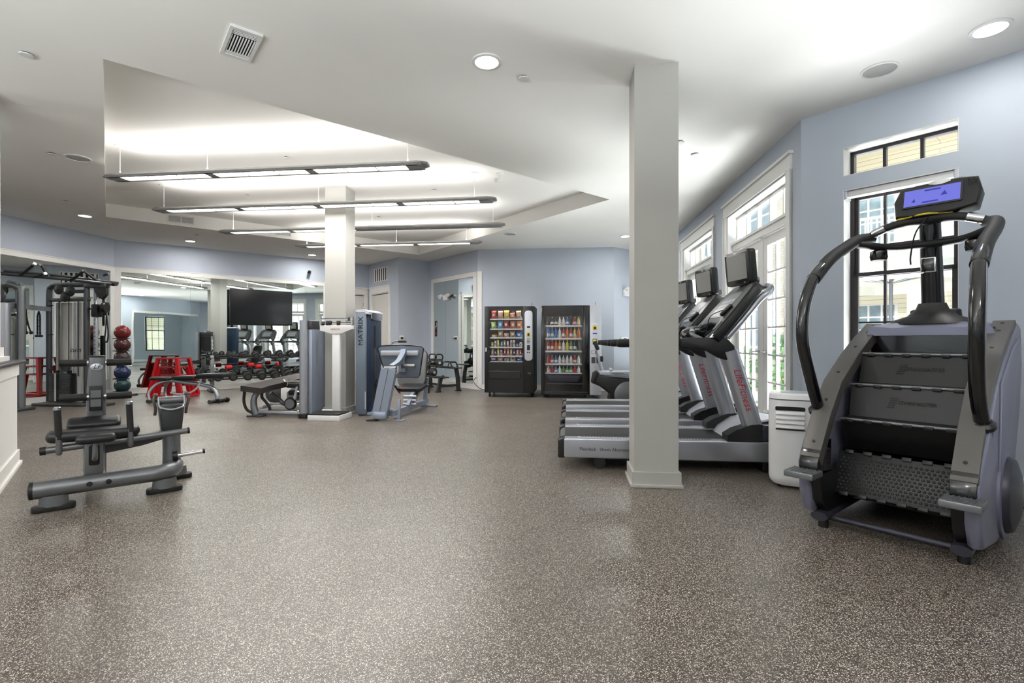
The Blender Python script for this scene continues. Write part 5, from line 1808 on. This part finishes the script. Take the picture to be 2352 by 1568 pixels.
MB().tube([(.14, .12, .36), (.15, .10, .28), (.22, .10, .20), (.26, .12, .11), (.20, .14, .06), (.08, .12, .05)], .020, 10).build('handle_tube', 'rubber', LC)
MB().tube([(.16, .3, .33), (.25, .4, .20), (.34, .4, .15), (.55, .4, .26), (.72, .4, .34)], .032, 12).build('support_tube', 'lgrey', LC)
MB().prism(rr(.26, .16, .05, 5, .07, .09), 'z', 0, .022, .005).build('front_foot', 'grey', LC)
MB().cyl((.05, .12, .06), (.80, .05, .06), .030, 14).build('base_tube', 'silver', LC)
MB().cyl((.10, .34, .05), (.82, .30, .05), .022, 12).build('base_tube', 'lgrey', LC)
MB().b2(.40, .86, .30, .52, .40, .47, .02).b2(.42, .80, .32, .50, .29, .36, .02).build('leg_pad', 'pad', LC)
MB().tube([(.40, .25, .52), (.46, .22, .50), (.60, .22, .51), (.80, .24, .50)], .012, 8).tube([(.50, .22, .56), (.47, .22, .44)], .009, 8).build('range_lever', 'chrome', LC)
MB().lathe([(.09, -.02), (.10, 0), (.09, .02)], (.50, .26, .17), 26, (0, 1, 0)).build('cam_wheel', 'black', LC)
MB().lathe([(.07, -.025), (.07, .025)], (.50, .26, .17), 26, (0, 1, 0)).build('cam_face', 'lgrey', LC)
MB().beam((.52, .26, .05), (.60, .28, .42), .035).build('cam_support', 'silver', LC)
# tower
MB().prism(rr(.115, .10, .045, 6, .845, .02), 'z', .03, 1.405, .0).build('tower_front_post', 'silver', LC)
MB().b2(.80, .92, -.06, .06, 0, .07, .01).build('tower_foot', 'black', LC)
tw_ = MB().b2(.905, .965, .03, .45, .05, 1.395, .01).build('tower_shell', 'blsilver', LC)
MB().b2(.90, .968, .022, .455, 1.27, 1.405, .012).build('tower_head', 'grey', tw_)
MB().b2(.902, .906, .04, .43, .05, 1.27).build('tower_gap', 'bprint', tw_)
for x_ in (.935,):
    for z_ in (1.12, 1.0, .88):
        MB().b2(x_ - .03, x_ + .03, .449, .454, z_ - .045, z_ + .045).build('instruction_label', 'white', tw_)
letters('Life Fitness', .014, basis((.935, .457, 1.34), (-1, 0, 0), (0, 0, 1)), 'white', tw_, 'lettering', .001)
for z_ in (.38, .2, .1):
    MB().lathe([(.014, 0), (.014, .03)], (.80, -.02, z_), 10, (-1, 0, 0)).build('bolt', 'chrome', LC)

# ================================================================ EXERCISE BIKE behind it
EB = thing('exercise_bike', 'white and grey stationary bike half hidden behind the silver tower', 'exercise bike', (-3.80, 8.50, 0), 10)
MB().prism([(-.10, .10), (.38, .10), (.42, .30), (.30, .46), (.18, .42), (.05, .34), (-.02, .42), (-.10, .30)], 'y', -.06, .06, .02).build('body_shroud', 'wplastic', EB)
MB().prism([(.0, .10), (.32, .10), (.32, .24), (.24, .32), (.08, .32), (.0, .24)], 'y', -.068, -.06, .002).build('shroud_panel', 'lgrey', EB)
MB().lathe([(.15, -.03), (.17, -.015), (.17, .015), (.15, .03)], (-.18, 0, .22), 30, (0, 1, 0)).build('flywheel', 'grey', EB)
MB().b2(-.36, .52, -.03, .03, .03, .08, .01).b2(-.38, -.32, -.25, .25, 0, .05, .01).b2(.46, .52, -.25, .25, 0, .05, .01).build('base_frame', 'silver', EB)
MB().tube([(.30, 0, .40), (.36, 0, .66)], .03, 12, False).build('seat_post', 'silver', EB)
MB().prism([(.22, -.02), (.30, -.10), (.46, -.12), (.50, 0), (.46, .12), (.30, .10), (.22, .02)], 'z', .66, .72, .02).build('saddle', 'pad', EB)
MB().tube([(-.05, 0, .38), (-.12, 0, .78)], .03, 12, False).tube([(-.12, -.22, .86), (-.14, -.20, .80), (-.12, 0, .78), (-.14, .20, .80), (-.12, .22, .86)], .016, 10).build('handlebar', 'rubber', EB)
MB().cyl((.14, -.12, .24), (.14, .12, .24), .012, 8).box((.22, -.13, .20), (.10, .06, .02), .004).box((.06, .13, .28), (.10, .06, .02), .004).beam((.14, -.10, .24), (.22, -.11, .20), .02).beam((.14, .10, .24), (.06, .11, .28), .02).build('pedal_crank', 'black', EB)

# ================================================================ PHYSICIAN SCALE
PS = thing('physician_scale', 'white upright beam scale with black platform mat, beside the far column', 'scale', (-2.84, 6.96, 0), AU)
MB().b2(0, .46, 0, .42, 0, .075, .006).build('platform', 'wplastic', PS)
MB().b2(.01, .45, .01, .36, .075, .095, .004).build('platform_mat', 'rubber', PS)
MB().b2(.02, .30, .36, .42, .04, .11, .01).build('platform_bridge', 'wplastic', PS)
MB().b2(.18, .30, .36, .42, .09, 1.30, .008).build('post', 'wplastic', PS)
MB().prism([(.0, 1.34), (.0, 1.26), (.17, 1.21), (.31, 1.21), (.50, 1.28), (.50, 1.34)], 'y', .345, .405, .006).build('beam_housing', 'wplastic', PS)
MB().b2(.0, .50, .355, .37, 1.415, 1.43).b2(.02, .49, .35, .362, 1.355, 1.368).b2(.485, .50, .34, .385, 1.33, 1.45).b2(.0, .015, .34, .385, 1.33, 1.45).build('weigh_beam', 'chrome', PS)
MB().b2(.0, .49, .353, .358, 1.431, 1.438).b2(.02, .48, .347, .351, 1.369, 1.376).build('beam_scale', 'bprint', PS)
MB().b2(.10, .18, .335, .375, 1.34, 1.40, .006).b2(.26, .31, .335, .375, 1.34, 1.40, .006).b2(.43, .45, .34, .38, 1.40, 1.45, .003).b2(.03, .07, .335, .375, 1.335, 1.375, .006).build('poise_weight', 'gblack', PS)
letters('DETECTO', .032, basis((.24, .343, 1.275), (1, 0, 0), (0, 0, 1)), 'red2', PS, 'lettering', .001)

# ================================================================ MATRIX TOWER AND LEG PRESS
MT = thing('leg_press_machine', 'pale blue leg press with tall navy weight tower and grey back pads', 'exercise machine', (-2.30, 7.42, 0), AU)
MB().b2(-.02, .142, .0, .06, .02, 1.545, .012).build('tower_front_panel', 'steelb', MT)
tw_ = MB().b2(.0, .15, .06, .56, .05, 1.55, .012).prism(rr(.16, .50, .05, 5, .10, .31), 'z', .05, 1.545, .006).build('tower_side', 'navy', MT)
MB().b2(.178, .184, .22, .30, .12, 1.34).build('side_slot', 'gblack', tw_)
MB().loft([[(x_, y_, z_) for x_, z_ in ((-.02, 1.545), (.0, 1.57), (.12, 1.575), (.19, 1.54), (.19, 1.50))] for y_ in (.0, .30, .56)]).build('tower_cap', 'lsilver', MT)
MB().loft([[(.185, y_, z_ + 0) , (.195, y_, z_), (.195, y_, z_ - h_), (.185, y_, z_ - h_)] for y_, z_, h_ in ((.10, 1.52, .08), (.15, 1.53, .11), (.45, 1.53, .11), (.52, 1.52, .08))]).build('instruction_window', 'chrome', tw_)
letters('MATRIX', .105, basis((.066, -.0015, 1.255), (0, 0, 1), (-1, 0, 0)), 'bprint', MT, 'lettering', .002, sx=1.15)
MB().b2(.128, .142, -.003, .0, .10, .36).build('warning_strip', 'lsilver', MT)
MB().b2(.0, .35, .05, .52, .0, .05, .01).build('tower_base', 'blsilver', MT)
MB().b2(.15, .50, .24, .30, .03, .09, .01).build('link_beam', 'blsilver', MT)
MB().tube([(.22, .18, .50), (.26, .16, .53), (.29, .16, .48), (.22, .18, .40), (.22, .20, .30), (.26, .2, .15)], .008, 8).build('hanging_cable', 'black', MT)
MB().ball((.25, .17, .29), .022, 12).build('cable_stop', 'taupe', MT)
# leg press frame, coordinates measured from the tower's own origin
ox, oy = .70, .25
def L(x, y, z):
    # shift from the leg press centre line into the tower's frame
    return (ox + x, oy + y, z)
def LB(a, b, c, d, e, f, r=.008):
    return MB().b2(ox + a, ox + b, oy + c, oy + d, e, f, r)
# tilted twin column at the near end
for sx in (-1, 1):
    MB().tube([L(-.20 + sx * .055, -.62, .05), L(-.06 + sx * .055, -.62, .72)], .052, 4, False, .9, sq=True, side=(1, 0, 0)).build('press_column', 'blsilver', MT)
LB(-.28, -.08, -.70, -.56, .02, .13, .03).build('column_shoe', 'blsilver', MT)
MB().cyl(L(-.29, -.63, .10), L(-.07, -.63, .10), .035, 16).build('shoe_roller', 'lgrey', MT)
LB(-.36, -.22, -.72, -.60, 0, .012, .002).build('foot_plate', 'black', MT)
LB(.02, .16, -.66, -.58, 0, .016, .002).build('foot_plate', 'blsilver', MT)
LB(.06, .10, -.64, -.60, .01, .30).build('strut', 'blsilver', MT)
MB().cyl(L(-.14, -.60, .72), L(.03, -.60, .72), .034, 16).build('pivot_roller', 'lgrey', MT)
MB().tube([L(-.17, -.62, .76), L(-.17, -.62, .67), L(-.15, -.62, .655), L(.04, -.62, .655), L(.06, -.62, .67), L(.06, -.62, .76)], .012, 8, False).build('pivot_yoke', 'lsilver', MT)
MB().tube([L(-.05, -.56, .74), L(-.01, -.40, .80), L(.0, -.24, .90), L(.0, -.18, .97)], .040, 4, True, .8, sq=True, side=(1, 0, 0)).build('swing_arm', 'steelb', MT)
MB().cyl(L(.0, -.28, .74), L(.20, -.28, .74), .035, 14).build('arm_roller', 'lgrey', MT)
# foot platform seen from behind
T_ = Matrix.Translation(L(-.06, -.10, .80)) @ Matrix.Rotation(R(8), 4, 'X')
pl = [(-.36, .20), (-.32, .235), (0, .255), (.30, .235), (.345, .20), (.27, -.20), (.24, -.235), (-.22, -.235), (-.26, -.20)]
MB(T_).prism(pl, 'y', -.015, .03, .01).build('foot_platform', 'steelb', MT)
MB(T_).tube([(x_, -.01, z_) for x_, z_ in pl] + [(-.36, -.01, .20)], .010, 8, False).build('platform_edge', 'gblack', MT)
MB(T_).b2(-.30, .27, -.06, -.015, .10, .17, .01).build('platform_brace', 'lsilver', MT)
MB(T_).b2(-.05, .06, -.045, -.015, -.15, .12, .006).build('platform_brace', 'blsilver', MT)
MB().tube([L(-.22, -.08, .95), L(-.22, -.06, 1.07), L(-.18, -.05, 1.10), L(.0, -.05, 1.10)], .012, 10).build('top_handle', 'lgrey', MT)
MB().cyl(L(-.13, -.05, 1.10), L(-.01, -.05, 1.10), .018, 12).build('handle_grip', 'rubber', MT)
# rail, seat and back rest
MB().beam(L(-.05, -.55, .09), L(.02, .95, .09), .075, .075).build('floor_rail', 'blsilver', MT)
LB(-.14, .20, .88, 1.00, 0, .03).build('rear_foot', 'blsilver', MT)
MB().beam(L(.02, .85, .05), L(.06, .80, .50), .06).build('seat_support', 'blsilver', MT)
MB().beam(L(-.02, .20, .10), L(.02, .55, .34), .05).beam(L(.0, .0, .12), L(.02, .24, .33), .05).build('seat_linkage', 'blsilver', MT)
for z_ in (.14, .20, .26):
    MB().cyl(L(-.10, .10, z_), L(.10, .10, z_), .018, 10).build('linkage_bar', 'lsilver', MT)
T_ = Matrix.Translation(L(-.05, .36, .37)) @ Matrix.Rotation(R(8), 4, 'X')
MB(T_).prism(rr(.40, .36, .08, 5), 'z', -.03, .03, .012).build('seat_pad', 'pad', MT)
T_ = Matrix.Translation(L(-.13, .62, .67)) @ Matrix.Rotation(R(-14), 4, 'X')
MB(T_).prism(rr(.46, .62, .12, 6), 'y', -.03, .04, .015).build('back_pad', 'gpad', MT)
MB(T_).prism(rr(.48, .64, .12, 6), 'y', .04, .055, .004).build('back_shell', 'black', MT)
for sx in (-1, 1):
    MB().tube([L(sx * .24, .30, .30), L(sx * .27, .20, .40), L(sx * .26, .12, .42)], .014, 10).build('seat_handle', 'rubber', MT)
MB().tube([L(-.20, .30, .40), L(-.21, .24, .34), L(-.19, .2, .28)], .010, 8).build('adjustment_lever', 'redp', MT)

# ================================================================ KETTLEBELL RACK
KR = thing('kettlebell_rack', 'grey two tier rack of kettlebells below the narrow far mirror', 'rack', (-1.133, 11.178, 0), 129.6)
for x_ in (.05, 1.25):
    MB().tube([(x_, .56, .02), (x_, .50, .30), (x_, .42, .33)], .032, 4, False, 1.2, sq=True).build('front_leg', 'grey', KR)
    MB().tube([(x_, .04, .02), (x_, .06, .30), (x_, .10, .50)], .032, 4, False, 1.2, sq=True).build('rear_leg', 'grey', KR)
    MB().beam((x_, .04, .13), (x_, .54, .13), .05).build('leg_tie', 'grey', KR)
    MB().b2(x_ - .05, x_ + .05, .50, .62, 0, .02, .004).b2(x_ - .05, x_ + .05, -.02, .10, 0, .02, .004).build('foot', 'black', KR)
MB().b2(-.05, 1.5, .0, .24, .50, .525, .006).b2(-.05, 1.5, .225, .24, .50, .55, .003).build('upper_shelf', 'grey', KR)
MB().b2(-.05, 1.5, .34, .60, .305, .33, .006).b2(-.05, 1.5, .585, .60, .305, .35, .003).build('lower_shelf', 'grey', KR)
MB().beam((.05, .30, .13), (1.25, .30, .13), .04).build('stretcher', 'grey', KR)
Tk = Matrix.Translation((-1.133, 11.178, 0)) @ Matrix.Rotation(R(129.6), 4, 'Z')
for k, (x, y, z, s, lb) in enumerate(((1.03, .12, .526, 1.0, 'black kettlebell, left one of the pair on the upper shelf'),
                                      (.74, .12, .526, 1.0, 'black kettlebell, right one of the pair on the upper shelf'),
                                      (.74, .47, .331, 1.0, 'black kettlebell on the lower shelf, the left one'),
                                      (.44, .47, .331, 1.05, 'black kettlebell on the lower shelf, nearest the right leg'))):
    o = MB().lathe([(.055 * s, 0), (.085 * s, .02), (.102 * s, .075 * s), (.095 * s, .125 * s), (.06 * s, .165 * s), (.04 * s, .17 * s)], n=26).build('kettlebell', 'rubber')
    o.location = Tk @ Vector((x, y, z))
    o.rotation_euler = (0, 0, R(10 + k * 7))
    tag(o, lb, 'kettlebell', 'kettlebells on the rack')
    MB().tube([(-.062 * s, 0, .135 * s), (-.085 * s, 0, .20 * s), (-.065 * s, 0, .262 * s), (0, 0, .275 * s), (.065 * s, 0, .262 * s), (.085 * s, 0, .20 * s), (.062 * s, 0, .135 * s)], .0165 * s, 10).build('handle', 'gblack', o)
    MB().lathe([(.032, 0), (.032, .003)], (0, -.101 * s, .08 * s), 18, (0, -1, .0)).build('weight_disc', 'lsilver', o)
for k, x in enumerate((.40, .16)):
    t = thing('push_up_bar', ('black push up handle on the upper shelf, beside the kettlebells', 'black push up handle at the right end of the upper shelf')[k], 'handle', Tk @ Vector((x, .12, .526)), 20)
    MB().tube([(-.11, 0, .012), (-.075, 0, .10), (-.03, 0, .115), (.03, 0, .115), (.075, 0, .10), (.11, 0, .012)], .014, 8).build('frame', 'gblack', t)
    MB().cyl((-.05, 0, .114), (.05, 0, .114), .019, 10).build('grip', 'rubber', t)
    for sx in (-1, 1):
        MB().beam((sx * .11, -.07, .010), (sx * .11, .07, .010), .02).build('foot', 'rubber', t)

# ================================================================ ELLIPTICAL behind the treadmills
EL = thing('elliptical_trainer', 'black and silver elliptical trainer between the drink machine and the treadmills', 'elliptical trainer', (1.52, 8.62, 0), AU)
MB().prism([(-.12, .46), (-.05, .54), (.10, .50), (.55, .47), (.95, .52), (1.15, .44), (1.20, .25), (1.05, .08), (.20, .08), (.12, .12), (.14, .22), (-.02, .34), (-.11, .38)], 'y', -.17, .17, .03).build('drive_housing', 'black', EL)
MB().prism([(-.16, .40), (-.13, .56), (-.06, .60), (-.03, .56), (-.08, .44), (-.10, .38)], 'y', -.175, .175, .01).build('housing_tip', 'black', EL)
MB().prism([(-.03, .53), (.12, .52), (.5, .49), (.5, .54), (.15, .60), (-.02, .60)], 'y', -.10, .10, .01).build('top_cover', 'lsilver', EL)
MB().lathe([(.20, -.02), (.23, -.01), (.23, .01), (.20, .02)], (.45, -.18, .20), 30, (0, 1, 0)).build('wheel_cover', 'lgrey', EL)
MB().tube([(.04, 0, .56), (.0, 0, .70), (-.06, 0, .95)], [.035, .03, .028], 14, True).build('handle_mast', 'silver', EL)
MB().prism(rr(.05, .10, .02, 4, .02, .80), 'y', -.03, .03, .006).build('mast_knob', 'black', EL)
for sy in (-.12, .12):
    MB().b2(.15, .55, sy - .06, sy + .06, .57, .60, .01).b2(.15, .20, sy - .06, sy + .06, .60, .64, .01).build('pedal', 'lsilver', EL)
MB().box((-.07, 0, 1.03), (.06, .26, .16), .02, (0, -20, 0)).build('console', 'black', EL)
MB().b2(.10, .20, -.28, .28, 0, .08, .02).b2(1.0, 1.10, -.28, .28, 0, .08, .02).build('base_foot', 'black', EL)
tag(MB().tube([(1.62, 9.3, .01), (1.66, 9.6, .01), (1.60, 9.9, .02)], .008, 6).build('floor_cable', 'black'), 'short black cable on the floor under the drink machine', 'cable')
